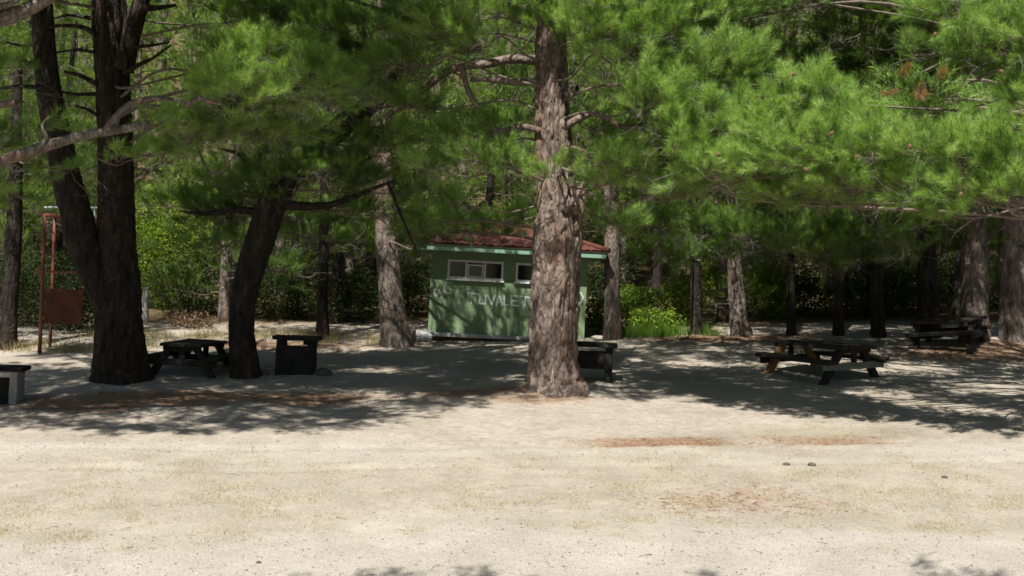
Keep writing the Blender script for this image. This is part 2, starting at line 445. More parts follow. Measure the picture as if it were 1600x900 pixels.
def ground_mat():
    m, nt, N, L = new_mat('picnic_ground_soil')
    out = nd(N, 'ShaderNodeOutputMaterial'); b = nd(N, 'ShaderNodeBsdfPrincipled')
    tc = nd(N, 'ShaderNodeTexCoord')
    def noise(scale, det=6.0, ro=.65, st=None):
        n = nd(N, 'ShaderNodeTexNoise', inp={'Scale': scale, 'Detail': det, 'Roughness': ro})
        if st:
            mpn = nd(N, 'ShaderNodeMapping'); mpn.inputs['Scale'].default_value = st
            L.new(tc.outputs['Object'], mpn.inputs[0]); L.new(mpn.outputs[0], n.inputs['Vector'])
        else:
            L.new(tc.outputs['Object'], n.inputs['Vector'])
        return n.outputs[0]
    def att(nm):
        return nd(N, 'ShaderNodeAttribute', attribute_name=nm).outputs['Fac']
    def mixc(f, a, bb):
        mx = nd(N, 'ShaderNodeMix', data_type='RGBA'); L.new(f, mx.inputs[0])
        for s, v in ((6, a), (7, bb)):
            if isinstance(v, tuple): mx.inputs[s].default_value = (*v, 1)
            else: L.new(v, mx.inputs[s])
        return mx.outputs[2]
    def mask(a, n, lo=.35, hi=.65, k=.55):
        s = nd(N, 'ShaderNodeMath', operation='MULTIPLY_ADD'); L.new(n, s.inputs[0]); s.inputs[1].default_value = k; L.new(a, s.inputs[2])
        mr = nd(N, 'ShaderNodeMapRange', inp={'From Min': lo + k * .5, 'From Max': hi + k * .5}); L.new(s.outputs[0], mr.inputs[0])
        return mr.outputs[0]
    fine = noise(38, 4, .7); med = noise(6, 6, .7); big = noise(.9, 5, .65)
    rs = ramp(N, [(.25, (.265, .228, .185)), (.5, (.36, .317, .264)), (.78, (.445, .40, .345))]); L.new(med, rs.inputs[0])
    rg = ramp(N, [(.28, (.20, .18, .15)), (.45, (.365, .335, .285)), (.75, (.48, .455, .405))]); L.new(fine, rg.inputs[0])
    rgr = ramp(N, [(.3, (.22, .192, .15)), (.5, (.34, .303, .243)), (.75, (.435, .40, .33))]); L.new(noise(22, 6, .75), rgr.inputs[0])
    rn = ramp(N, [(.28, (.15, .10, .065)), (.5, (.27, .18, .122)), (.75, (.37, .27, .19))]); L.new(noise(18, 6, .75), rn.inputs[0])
    c = mixc(mask(att('gravel'), noise(1.6, 7, .75), .2, .9, 1.1), rs.outputs[0], rg.outputs[0])
    c = mixc(mask(att('grass'), noise(2.2, 8, .8), .15, .85, 1.4), c, rgr.outputs[0])
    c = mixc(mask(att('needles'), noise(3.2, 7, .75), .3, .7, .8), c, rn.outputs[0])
    mu = nd(N, 'ShaderNodeMix', data_type='RGBA', blend_type='MULTIPLY'); L.new(att('soil_and_shade'), mu.inputs[0]); L.new(c, mu.inputs[6]); mu.inputs[7].default_value = (.34, .36, .24, 1)
    rb = ramp(N, [(.3, (.92, .91, .90)), (.7, (1.2, 1.2, 1.2))]); L.new(big, rb.inputs[0])
    m3 = nd(N, 'ShaderNodeMix', data_type='RGBA', blend_type='MULTIPLY'); m3.inputs[0].default_value = 1; L.new(mu.outputs[2], m3.inputs[6]); L.new(rb.outputs[0], m3.inputs[7])
    L.new(m3.outputs[2], b.inputs['Base Color'])
    b.inputs['Roughness'].default_value = .95; b.inputs['Specular IOR Level'].default_value = .1
    ad = nd(N, 'ShaderNodeMath', operation='MULTIPLY_ADD'); L.new(med, ad.inputs[0]); ad.inputs[1].default_value = 1.5; L.new(fine, ad.inputs[2])
    bp = nd(N, 'ShaderNodeBump', inp={'Strength': .8, 'Distance': .045}); L.new(ad.outputs[0], bp.inputs['Height'])
    L.new(bp.outputs[0], b.inputs['Normal']); L.new(b.outputs[0], out.inputs[0])
    return m
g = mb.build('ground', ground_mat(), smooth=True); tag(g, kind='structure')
for nm, arr in (('gravel', grav), ('grass', grass), ('needles', need), ('soil_and_shade', dark)):
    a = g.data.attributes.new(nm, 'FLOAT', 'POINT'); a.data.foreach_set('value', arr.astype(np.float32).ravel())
print('ground', time.time() - T0)

# ------------------------------------------------------------------ foliage prototypes
def unit(v):
    return v / (np.linalg.norm(v, axis=-1, keepdims=True) + 1e-9)

def branchlet(rng, shoots, needles, nlen, nwid, length=.42, twig_sides=3, trad=.006):
    """a twig with upturned needle tufts, grown along +x; returns needle triangles and twig quads"""
    tri = []; quad = []
    def seg(a, b_, ra, rb):
        V, q, _ = tube_geo([a, b_], [ra, rb], twig_sides, False)
        quad.append(V[q])
    s = np.linspace(0, 1, 4)[:, None]
    stem = np.hstack([s * length, .05 * (rng.random() - .5) * s, .06 * s ** 2])
    for i in range(3):
        seg(stem[i], stem[i+1], trad * (1 - .2 * i), trad * (.8 - .2 * i))
    for k in range(shoots):
        t = .25 + .75 * (k + 1) / shoots
        base = np.array([t * length, 0, .06 * t * t])
        side = (1 if k % 2 else -1) * (.25 + .75 * rng.random())
        d = unit(np.array([.9 + .2 * rng.random(), side * (1.15 - .6 * t), .25 + .55 * rng.random()]) )
        if k == shoots - 1: d = unit(np.array([1, .2 * (rng.random() - .5), .35]))
        sl_ = .14 + .12 * rng.random()
        tip = base + d * sl_ + np.array([0, 0, .03])
        seg(base, tip, trad * .6, trad * .3)
        n = needles
        tt = .25 + .75 * rng.random(n) ** .7
        b = base + (tip - base) * tt[:, None]
        rv = unit(rng.normal(size=(n, 3))); rv = unit(rv - d * (rv @ d)[:, None])
        ang = R(16) + R(44) * rng.random(n) * (1.25 - .5 * tt)
        nd_ = unit(d * np.cos(ang)[:, None] + rv * np.sin(ang)[:, None] + np.array([0, 0, .06]))
        wv = unit(np.cross(nd_, rng.normal(size=(n, 3)))) * (nwid / 2)
        l = nlen * (.7 + .5 * rng.random(n))
        tri.append(np.stack([b - wv, b + wv, b + nd_ * l[:, None]], 1))
    return np.concatenate(tri), np.concatenate(quad)

def bare(rng):
    """a dead twig without needles, forking"""
    quad = []
    def grow(p, d, l, r, lev):
        pts = [p]
        for i in range(4):
            d = unit(d + rng.normal(size=3) * .22); p = p + d * l / 4; pts.append(p)
        V, q, _ = tube_geo(pts, np.linspace(r, r * .4, 5), 3, False); quad.append(V[q])
        if lev:
            for i in (1, 2, 3, 4):
                if rng.random() < .85:
                    grow(pts[i], unit(d + rng.normal(size=3) * .6), l * .55, r * .5, lev - 1)
    grow(np.zeros(3), np.array([1., 0, 0]), .6, .0055, 2)
    return np.zeros((0, 3, 3)), np.concatenate(quad)

prng = np.random.default_rng(11)
FINE = [branchlet(prng, 7, 38, .175, .0065) for _ in range(5)]
COARSE = [branchlet(prng, 6, 16, .175, .013, .5) for _ in range(4)]
BARE = [bare(prng) for _ in range(4)]

def rot_from(dirs, rng, roll=.4):
    """matrices whose x axis is each direction, z roughly up"""
    x = unit(dirs); up = np.tile([0, 0, 1.0], (len(x), 1)) + rng.normal(size=(len(x), 3)) * roll
    y = unit(np.cross(up, x)); z = np.cross(x, y)
    return np.stack([x, y, z], -1)

def scatter(mb, protos, pos, dirs, scale, tint, rng, mat_n=0, mat_t=1, jit=.16):
    if not len(pos): return
    Rm = rot_from(dirs, rng); which = rng.integers(0, len(protos), len(pos))
    for k, (tri, quad) in enumerate(protos):
        s = np.where(which == k)[0]
        if not len(s): continue
        if len(tri):
            Tn = np.einsum('nij,tvj->ntvi', Rm[s], tri) * scale[s][:, None, None, None] + pos[s][:, None, None, :]
            ti = np.clip(tint[s][:, None] + (rng.random((len(s), len(tri))) - .5) * jit, 0, .93)
            ti = np.where((tint[s] > .95)[:, None], tint[s][:, None], ti)
            mb.tris(Tn.reshape(-1, 3, 3), mat_n, ti.ravel())
        Qn = np.einsum('nij,tvj->ntvi', Rm[s], quad) * scale[s][:, None, None, None] + pos[s][:, None, None, :]
        mb.quads_loose(Qn.reshape(-1, 4, 3), mat_t)

def pad(mb, wood, c, ax, trunk_pt, rng, density=36, protos=None, size=1.0, dead=.12, tone=.5, twigs=True, limb_r=.026, limb=True):
    """a bough: a limb from the trunk, side twigs and needle tufts through an uneven flattened volume"""
    protos = protos or FINE
    c = np.asarray(c, float); ax = np.asarray(ax, float)
    vol = 4.19 * ax[0] * ax[1] * ax[2]
    n = max(5, int(density * vol / size ** 3))
    u = unit(rng.normal(size=(n, 3))) * rng.random((n, 1)) ** (1 / 2.4)
    lump = fbm(u[:, 0] * 2.2 + c[0], u[:, 1] * 2.2 + c[1], u[:, 2] * 2.2, 5, 2)
    u *= (.72 + .75 * (lump - .25))[:, None]
    pos = c + u * ax
    out = c - trunk_pt; out[2] = 0; out = unit(out)
    root = c - out * (.75 * min(ax[0], ax[1])) - np.array([0, 0, .25 * ax[2]])
    h = u * np.array([1, 1, .25]) * .9 + out * .5 + rng.normal(size=(n, 3)) * .35
    h[:, 2] = .28 + .55 * u[:, 2] + .28 * rng.normal(size=n)
    sc_ = size * (.8 + .45 * rng.random(n))
    tint = np.clip(tone + .19 * rng.normal(size=n) + .10 * u[:, 2], .05, .9)
    scatter(mb, protos, pos - unit(h) * .25 * size, h, sc_, tint, rng)
    if dead > 0:
        k = max(1, int(n * dead))
        u2 = unit(rng.normal(size=(k, 3))) * .8; u2[:, 2] = -np.abs(u2[:, 2]) * .9
        p2 = c + u2 * ax
        h2 = u2 + out * .6 + rng.normal(size=(k, 3)) * .4; h2[:, 2] *= .4; h2[:, 2] -= .1
        scatter(mb, BARE, p2, h2, size * (.7 + .6 * rng.random(k)), np.full(k, .5), rng, mat_t=2)
    if twigs:
        for i in range(0, n, 3):
            e = pos[i] - unit(h[i]) * .25
            mid = (root + e) / 2 + rng.normal(size=3) * .12 + np.array([0, 0, -.05])
            mb.tube(spline([root, mid, e], 5), np.linspace(.014, .005, 5) * size, 3, 1, cap=False)
    if limb:
        st = np.array(trunk_pt, float)
        d = root - st
        ln = np.linalg.norm(d)
        m1 = st + d * .35 + np.array([0, 0, .05 * ln]) + rng.normal(size=3) * .06 * ln
        m2 = st + d * .7 + np.array([0, 0, .03 * ln]) + rng.normal(size=3) * .05 * ln
        e = c + out * .3 * min(ax[0], ax[1])
        mb.tube(spline([st, m1, m2, root, e], 22), np.linspace(limb_r * (1 + .12 * ln), .012, 22), 6, 1)

def trunk_geo(mb, pts, rad, seed, ring=48, step=.05, flare=.0, furrow=.06, mat=0):
    """a bark-covered trunk: swept rings with plates, furrows and root flare"""
    pts = np.asarray(pts, float); rad = np.asarray(rad, float)
    L_ = np.linalg.norm(np.diff(pts, axis=0), axis=1).sum()
    n = max(8, int(L_ / step))
    C = spline(pts, n)
    r = np.interp(np.linspace(0, len(rad) - 1, n), np.arange(len(rad)), rad)
    k = np.ones(9) / 9
    r = np.convolve(np.pad(r, 4, mode='edge'), k, 'valid')
    s = np.concatenate([[0], np.cumsum(np.linalg.norm(np.diff(C, axis=0), axis=1))])
    t, nn, bb = frames(C)
    a = np.arange(ring) / ring * 2 * math.pi
    ca, sa = np.cos(a)[None], np.sin(a)[None]
    rr = r[:, None]
    x = ca * rr * 9 + seed * 3.1; y = sa * rr * 9; z = (s[:, None] + 0 * ca) * 2.4 + seed
    warp = fbm(x * .4, y * .4, z * .4, seed, 2) * 2
    f1 = 1 - np.abs(fbm(x + warp, y + warp, z, seed + 1, 2) * 2 - 1) * 2.2
    f1 = np.clip(f1, 0, 1) ** 1.5                      # furrows
    big = fbm(ca * 1.3 + seed, sa * 1.3, (s[:, None] + 0 * ca) * .55, seed + 5, 3) - .5
    fine = fbm(x * 2.5, y * 2.5, z * 2.5, seed + 9, 2) - .5
    fl = np.exp(-s[:, None] / .38) * flare
    lobe = .55 + .45 * np.cos(a[None] * 5 + seed + .8 * np.sin(a[None] * 2 + seed)) 
    rad2 = rr * (1 + .16 * big + fl * lobe) - furrow * f1 * np.minimum(rr * 1.6, 1) + furrow * .8 * fine * np.minimum(rr * 2, 1)
    V = C[:, None] + rad2[..., None] * (ca[..., None] * nn[:, None] + sa[..., None] * bb[:, None])
    i = np.arange(n - 1)[:, None] * ring; j = np.arange(ring)[None]; j2 = (j + 1) % ring
    q = np.stack([i + j, i + j2, i + ring + j2, i + ring + j], -1).reshape(-1, 4)
    Vf = np.vstack([V.reshape(-1, 3), C[-1]])
    tr = [[len(Vf) - 1, (n - 1) * ring + s_, (n - 1) * ring + (s_ + 1) % ring] for s_ in range(ring)]
    tint = np.concatenate([(1 - f1 * .9).ravel(), [.5]])
    mb.indexed(Vf, tr, q, mat, tint)
    return C

def px_path(lst, d0, ref=None):
    """[(px, py, width px[, depth shift])] -> points, radii"""
    pts = []; rad = []
    for e in lst:
        d = d0 + (e[3] if len(e) > 3 else 0)
        pts.append(P(e[0], e[1], d)); rad.append(e[2] / 2 * d / F_PX)
    return np.array(pts), np.array(rad)

def extend_down(pts, dz=.3):
    p0 = pts[0] - np.array([0, 0, dz])
    return np.vstack([p0, pts])

def ppad(mb, wood, px, py, d, wpx, hpx, dep, tp, rng, **k):
    c = P(px, py, d)
    ax = (max(24, wpx - 30) / 2 * d / F_PX, dep / 2, max(18, hpx - 28) / 2 * d / F_PX)
    pad(mb, wood, c, ax, tp(c), rng, **k)

def on_axis(C):
    """attachment point on a trunk axis for a bough centred at c"""
    def f(c):
        tgt = c[2] - .12 * np.linalg.norm(c[:2] - C[len(C) // 2][:2]) + .2
        return C[int(np.argmin(np.abs(C[:, 2] - tgt)))]
    return f

NM = [M['needle'], M['twig'], M['deadtwig']]

def shade_points(cmb, wmb, f, rng, targets, ax=(.9, .8, .35), dens=32):
    """high boughs between the sun and a given point of a trunk or wall: (px, py, depth, distance up the sun ray)"""
    for (px, py, d, t) in targets:
        c = P(px, py, d) + np.array(sd) * t
        pad(cmb, wmb, c, ax, f(c), rng, density=dens, protos=COARSE, size=1.1, twigs=False, dead=.05)
def shade_from(cmb, wmb, f, rng, targets, ax=(1.25, 1.1, .4), dens=38):
    """high boughs, given by where on the ground their shade falls"""
    for (px, py, z) in targets:
        for k in (0, 1):
            c = G(px + k * 70 * (rng.random() - .5), py + k * 20 * (rng.random() - .5)) + np.array(sd) * ((z + .9 * k) / sd.z)
            pad(cmb, wmb, c, ax, f(c), rng, density=dens, protos=COARSE, size=1.2, twigs=False, dead=.05)

# ------------------------------------------------------------------ tree: big sunlit pine in the middle
def finish_tree(root, org, trunk_mb, wood_mb, crown_mb, bark, extra=()):
    trunk_mb.build('trunk', bark, root, True, org)
    if wood_mb is not None:
        for v_, t_, q_ in zip(wood_mb.v, wood_mb.tri, wood_mb.quad):      # each hand-placed limb is a part
            one = MB(); b_ = one.verts(v_); o_ = int(q_.min())
            one.tri.append(t_ - o_); one.tm.append(np.zeros(len(t_), int)); one.quad.append(q_ - o_); one.qm.append(np.zeros(len(q_), int))
            one.build('limb', bark, root, True, org)
    if crown_mb is not None and crown_mb.nv: crown_mb.build('crown', NM, root, False, org)

rngA = np.random.default_rng(101)
dA = depth(A_BASE)
root = thing('pine_tree', A_BASE, 'stout sunlit pine with thick furrowed trunk standing in front of the green hut', 'tree')
tm, wm, cm = MB(), MB(), MB()
pts, rad = px_path([(872, 614, 98), (869, 600, 88), (866, 570, 79), (866, 500, 78), (869, 440, 80), (871, 380, 78), (873, 330, 70), (870, 270, 61), (864, 200, 58), (862, 120, 52), (861, 60, 48), (859, -20, 44), (857, -90, 34), (855, -150, 20)], dA)
CA = trunk_geo(tm, extend_down(pts), np.concatenate([[rad[0] * 1.03], rad]), 3, 108, .03, .42, .10)
tA = on_axis(CA)
# stub of a second leader, seen beside the trunk, and short broken limbs
st, sr = px_path([(886, 410, 34), (895, 355, 30), (905, 318, 24), (910, 296, 8)], dA, None)
trunk_geo(tm, st, sr, 8, 40, .05, 0, .05)
for lst, dd in (([(880, 330, 12), (905, 300, 9), (925, 262, 6), (950, 235, 3)], -.5),
            ([(842, 128, 12), (800, 128, 11), (760, 124, 9), (735, 124, 6)], -.1),
            ([(880, 200, 12), (905, 185, 12), (935, 178, 9), (975, 200, 8), (1010, 190, 5)], -.7),
            ([(884, 148, 20), (896, 150, 16)], -.4),
            ([(850, 95, 16), (800, 92, 15), (760, 100, 14), (705, 108, 13), (650, 150, 11), (600, 185, 8)], 1.2),
            ([(720, 100, 10), (735, 150, 8), (750, 170, 4)], -.4),
            ([(846, 205, 12), (815, 198, 9), (780, 205, 6), (740, 214, 4)], -.2),
            ([(878, 235, 10), (900, 232, 8), (930, 250, 5)], -.5)):
    p_, r_ = px_path(lst, dA + dd); wm.tube(spline(p_, 14), np.interp(np.linspace(0, len(r_) - 1, 14), np.arange(len(r_)), r_), 8)
PA = [(950, 5, 26.0, 180, 80, 2.2), (815, 22, 28.1, 140, 90, 1.1), (893, 30, 28.0, 140, 90, 1.1), (856, 26, 27.7, 120, 88, .9), (850, -10, 27.6, 140, 70, .9), (930, 50, 26.4, 150, 90, 2.0), (1030, 40, 26.2, 220, 120, 2.6), (705, 15, 27.2, 170, 76, 2.4), (985, 85, 26.0, 150, 90, 2.0),
      (700, 60, 27.5, 200, 90, 2.2), (620, 95, 27.6, 150, 70, 1.8), (660, 40, 28, 200, 70, 2.2),
      (660, 262, 27.6, 110, 46, 1.3), (735, 250, 27.8, 120, 60, 1.4), (800, 262, 27.6, 140, 74, 1.1), (878, 268, 27.4, 120, 64, .9), (715, 318, 29.0, 120, 60, 1.2), (700, 215, 28.6, 120, 60, 1.4),
      (950, 285, 27.0, 110, 70, 1.5), (1000, 255, 26.4, 170, 90, 1.9), (1040, 150, 25.6, 190, 130, 2.2), (1100, 215, 25.2, 220, 150, 2.2),
      (955, 195, 28.6, 130, 90, 1.4), (1140, 110, 25.4, 200, 120, 2.2), (1040, 300, 26.4, 160, 70, 1.6), (965, 250, 28.0, 130, 80, 1.3),
      (1110, 20, 26.4, 160, 90, 2.0), (640, 165, 28.5, 140, 60, 1.6), (770, 200, 29.8, 150, 90, 1.8), (965, 345, 31, 110, 60, 1.6), (690, 345, 31, 130, 50, 1.3), (640, 360, 32, 100, 60, 1.3), (760, 345, 31.5, 110, 40, 1.1), (810, 330, 31, 80, 50, 1.1)]
for e in PA: ppad(cm, wm, *e, tA, rngA, tone=.66)
for k in range(16):                                  # upper crown, mostly above the frame
    a = 2 * math.pi * k / 16 * 2.4; z = 9.4 + 2.6 * k / 15; rr = 2.9 - 1.9 * k / 15
    c = A_BASE + np.array([math.cos(a) * rr * .8, math.sin(a) * rr * .8 + 1.4, z])
    pad(cm, wm, c, (1.3, 1.3, .55), tA(c), rngA, density=9, protos=COARSE, size=1.25)
shade_points(cm, wm, tA, rngA, [(680 + 38 * k, 402 + 10 * (k % 2), 37.3, 10.6 + .3 * (k % 3)) for k in range(5)], (.5, .4, .22), 20)
shade_points(cm, wm, tA, rngA, [(700, 362, 37, 9.5), (750, 358, 37.5, 9.5), (790, 365, 37, 9.5)], (.7, .6, .3), 28)
shade_points(cm, wm, tA, rngA, [(735, 505, 37.3, 12), (700, 470, 37.3, 11.5), (800, 490, 37.3, 11)], (.3, .3, .2), 16)
shade_from(cm, wm, tA, rngA, [(670, 585, 10), (710, 605, 10), (670, 608, 10), (720, 575, 10.2), (775, 598, 10), (765, 614, 9.8), (960, 612, 9.8), (690, 622, 9.6), (740, 592, 10), (780, 562, 10.6), (740, 552, 10.6), (1000, 556, 10.6), (770, 578, 10.2), (650, 555, 10.6)])
finish_tree(root, A_BASE, tm, wm, cm, M['bark'])

# ------------------------------------------------------------------ tree: dark forked pine on the left
rngB = np.random.default_rng(202)
dB = depth(B_BASE)
root = thing('pine_tree', B_BASE, 'dark forked pine with two tall trunks in front of the rusty red climbing frame', 'tree')
tm, wm, cm = MB(), MB(), MB()
pts, rad = px_path([(189, 597, 92), (188, 570, 84), (186, 520, 76), (184, 450, 70), (182, 380, 60), (181, 310, 56), (180, 230, 54), (178, 160, 52), (174, 90, 52), (172, 30, 56), (168, -30, 46), (165, -110, 30), (163, -160, 14)], dB)
CB = trunk_geo(tm, extend_down(pts), np.concatenate([[rad[0] * 1.05], rad]), 13, 64, .05, .35, .06)
pts, rad = px_path([(176, 490, 50), (156, 440, 54), (133, 390, 54), (117, 330, 50), (104, 280, 46), (92, 220, 42), (78, 150, 40), (70, 80, 36), (66, 20, 34), (63, -60, 26), (60, -130, 12)], dB - .15)
CB2 = trunk_geo(tm, pts, rad, 14, 48, .05, 0, .05)
tB = on_axis(CB); tB2 = on_axis(CB2)
for lst, dd in (([(190, 110, 40), (200, 70, 34), (212, 30, 30), (225, -10, 24), (236, -60, 16)], -.1),
            ([(205, 40, 14), (222, 16, 12), (250, 12, 8), (275, 8, 5)], -.3),
            ([(196, 118, 9), (210, 105, 8), (240, 90, 5), (268, 70, 3)], -.4),
            ([(194, 75, 6), (230, 72, 5), (265, 66, 3)], -.2),
            ([(150, 55, 9), (130, 43, 8), (95, 40, 6), (60, 45, 4)], -.3),
            ([(150, 82, 6), (120, 78, 5), (88, 82, 3)], -.2), ([(152, 132, 9), (125, 118, 7), (100, 112, 4)], -.3),
            ([(152, 147, 7), (115, 147, 5), (85, 140, 3)], -.1), ([(152, 180, 7), (135, 170, 5), (118, 166, 3)], -.3),
            ([(150, 30, 7), (110, 24, 5), (85, 28, 3)], -.1), ([(196, 115, 7), (197, 90, 5), (194, 68, 3)], -.4),
            ([(68, 62, 7), (40, 72, 5), (10, 66, 3)], -.3), ([(72, 138, 8), (35, 135, 7), (0, 138, 5)], -.4), ([(66, 100, 6), (40, 96, 5), (25, 90, 3)], -.4)):
    p_, r_ = px_path(lst, dB + dd); wm.tube(spline(p_, 12), np.interp(np.linspace(0, len(r_) - 1, 12), np.arange(len(r_)), r_), 7)
PB = [(350, 90, 27.5, 110, 90, 2.0), (340, 150, 27.2, 130, 90, 2.0), (420, 95, 26.4, 200, 100, 2.2), (480, 120, 26.2, 170, 110, 2.2), (380, 145, 26.0, 230, 120, 2.2),
      (530, 150, 26.8, 110, 80, 1.6), (330, 205, 27.0, 200, 80, 2.0), (430, 200, 27.4, 180, 80, 1.8), (380, 30, 28.4, 120, 60, 2.0), (270, 235, 27.8, 120, 60, 1.5)]
for e in PB: ppad(cm, wm, *e, tB, rngB, tone=.76, dead=.3)
for k in range(15):
    a = 2 * math.pi * k / 15 * 2.4 + 1; z = 9.3 + 2.7 * k / 14; rr = 4.2 - 2.8 * k / 14
    c = B_BASE + np.array([math.cos(a) * rr * .8, math.sin(a) * rr * .8 + 1.4, z])
    pad(cm, wm, c, (1.3, 1.3, .55), tB(c), rngB, density=9, protos=COARSE, size=1.25)
shade_from(cm, wm, tB, rngB, [(40, 575, 10.2), (140, 585, 10), (250, 580, 10.2), (120, 556, 10.6), (220, 560, 10.4), (330, 572, 10.2), (30, 600, 9.8), (180, 605, 9.8), (300, 600, 9.8)])
finish_tree(root, B_BASE, tm, wm, cm, M['bark_shaded'])

# ------------------------------------------------------------------ tree: dark leaning pine
rngC = np.random.default_rng(303)
dC = depth(C_BASE)
root = thing('pine_tree', C_BASE, 'dark curved pine leaning over the ground between the picnic table and the open-slot barbecue', 'tree')
tm, wm, cm = MB(), MB(), MB()
pts, rad = px_path([(384, 594, 52), (382, 570, 45), (377, 520, 40), (380, 470, 40), (392, 420, 44), (408, 370, 46), (425, 320, 46), (448, 280, 44), (482, 240, 42), (525, 205, 38), (575, 165, 32), (620, 120, 26), (650, 60, 22), (668, 0, 18), (680, -60, 12)], dC)
CC = trunk_geo(tm, extend_down(pts), np.concatenate([[rad[0] * 1.05], rad]), 23, 48, .05, .3, .045)
tC = on_axis(CC)
for lst, dd in (([(428, 318, 20), (470, 322, 14), (520, 320, 11), (570, 300, 8), (612, 284, 4), (640, 270, 2)], 0), ([(420, 335, 16), (370, 328, 11), (320, 334, 7), (280, 330, 2)], .1),
                ([(606, 286, 5), (628, 340, 5), (650, 390, 2)], 0), ([(430, 315, 14), (405, 265, 11), (370, 240, 7), (340, 232, 2)], -.1)):
    p_, r_ = px_path(lst, dC + dd); wm.tube(spline(p_, 12), np.interp(np.linspace(0, len(r_) - 1, 12), np.arange(len(r_)), r_), 7)
PC = [(520, 50, 28.6, 240, 110, 2.6), (560, 110, 29.2, 170, 90, 2.0), (470, 255, 30.0, 170, 100, 2.0), (400, 290, 31.2, 200, 100, 2.2), (330, 330, 32, 170, 100, 2.2),
      (540, 270, 30.6, 160, 100, 2.2), (590, 220, 30.4, 150, 90, 2.0), (450, 340, 32, 170, 60, 2.2), (560, 330, 32, 150, 60, 2.0), (420, 30, 28.8, 200, 80, 2.4), (340, 380, 33, 130, 60, 2), (490, 370, 33, 150, 50, 2), (640, 300, 31.5, 110, 60, 1.8), (420, 420, 34.5, 150, 60, 2)]
for e in PC: ppad(cm, wm, *e, tC, rngC, tone=.42, dead=.3, density=22)
for k in range(9):
    a = 2 * math.pi * k / 9 * 2.4 + 1; z = 9.3 + 1.8 * k / 8; rr = 3.6 - 2 * k / 8
    c = CC[-1] * np.array([1, 1, 0]) + np.array([math.cos(a) * rr * .8, math.sin(a) * rr * .8 + .8, z])
    pad(cm, wm, c, (1.3, 1.3, .55), tC(c), rngC, density=9, protos=COARSE, size=1.25)
shade_points(cm, wm, tC, rngC, [(384, 590, dC, 11.2), (380, 520, dC, 10), (388, 450, dC, 8.8), (410, 380, dC, 7.6), (440, 300, dC, 6.2), (505, 230, dC, 5), (560, 180, dC, 4.6), (620, 135, dC, 3.6), (690, 105, dA, 3.4), (640, 160, dA, 3.8)])
shade_points(cm, wm, tC, rngC, [(430, 300, 31, 7.2), (500, 270, 30.5, 6.8), (560, 290, 30.6, 7.2), (600, 230, 30.4, 6.2), (340, 345, 32, 8), (420, 350, 32, 8), (500, 350, 32.5, 8), (570, 350, 32.5, 8), (640, 300, 31.5, 7.4), (540, 230, 30, 6), (470, 230, 29.5, 6)])
shade_from(cm, wm, tC, rngC, [(360, 592, 10.2), (450, 585, 10.2), (400, 562, 10.4), (500, 560, 10.4), (590, 562, 10.4), (420, 606, 10), (470, 556, 10.4)])
finish_tree(root, C_BASE, tm, wm, cm, M['bark_shaded'])
print('ABC', time.time() - T0)

# ------------------------------------------------------------------ tree: rooted past the right edge, its boughs fill the upper right
rngD = np.random.default_rng(404)
D_BASE = to_ground(*P(1790, 640, 25.6)[:2])
root = thing('pine_tree', D_BASE, 'pine whose broad bright green boughs reach in from the right edge above the tables', 'tree')
tm, wm, cm = MB(), MB(), MB()
dp = np.array([D_BASE + np.array([.05 * k, .1 * math.sin(k), 1.1 * k]) for k in range(12)])
CD = trunk_geo(tm, extend_down(dp), np.linspace(.5, .1, 13), 33, 40, .08, .3, .06)
tD = on_axis(CD)
PD = [(1255, 150, 24.6, 200, 90, 2.3), (1180, 190, 24.8, 180, 110, 2.2), (1310, 190, 24.2, 150, 110, 2.2), (1240, 235, 23.8, 230, 120, 2.2), (1130, 265, 24.6, 190, 90, 1.8),
      (1340, 235, 23.6, 200, 110, 2.2), (1300, 285, 24.0, 200, 80, 1.9), (1200, 300, 25.0, 180, 60, 1.8), (1090, 285, 25.2, 130, 60, 1.5),
      (1245, -5, 25.0, 170, 90, 2.0), (1110, 25, 26.0, 110, 80, 2.0), (1465, 15, 24.0, 140, 90, 2.0), (1505, 70, 23.6, 130, 90, 1.8), (1575, 60, 23.4, 130, 160, 2.2), (1432, 80, 24.2, 60, 70, 1.3), (1600, 150, 23.2, 80, 120, 2.0),
      (1420, 240, 23.2, 150, 90, 2.0), (1500, 240, 22.6, 170, 100, 2.0), (1575, 230, 22.2, 150, 110, 2.0), (1440, 300, 23.2, 160, 80, 1.8), (1530, 300, 22.4, 190, 90, 1.9), (1600, 300, 22.0, 120, 90, 1.8), (1490, 335, 23.2, 150, 50, 1.4), (1380, 285, 24, 150, 70, 1.6), (1250, 315, 25, 160, 60, 1.5), (1330, 320, 25, 130, 56, 1.5),
      (1680, 200, 22.6, 160, 200, 2.4), (1680, 40, 23.5, 160, 200, 2.4), (1740, 320, 23, 160, 120, 2.2)]
for e in PD: ppad(cm, wm, *e, tD, rngD, tone=.70, dead=.07)
c = P(1432, 136, 23.4)
scatter(cm, FINE, c + rngD.normal(size=(5, 3)) * np.array([.2, .1, .07]), rngD.normal(size=(5, 3)) + np.array([-.3, -.8, .4]), np.full(5, .8), np.full(5, .97), rngD)   # a browned spray
for k in range(20):
    a = 2 * math.pi * k / 20 * 2.4; z = 10.2 + 1.8 * k / 19; rr = 5.5 - 4 * k / 19
    c = D_BASE + np.array([math.cos(a) * rr * .7 - .6, math.sin(a) * rr * .7 + 3.6, z])
    pad(cm, wm, c, (1.4, 1.4, .6), tD(c), rngD, density=9, protos=COARSE, size=1.25)
p_, r_ = px_path([(1640, 372, 16), (1590, 368, 13), (1560, 358, 12), (1532, 350, 7)], 30)
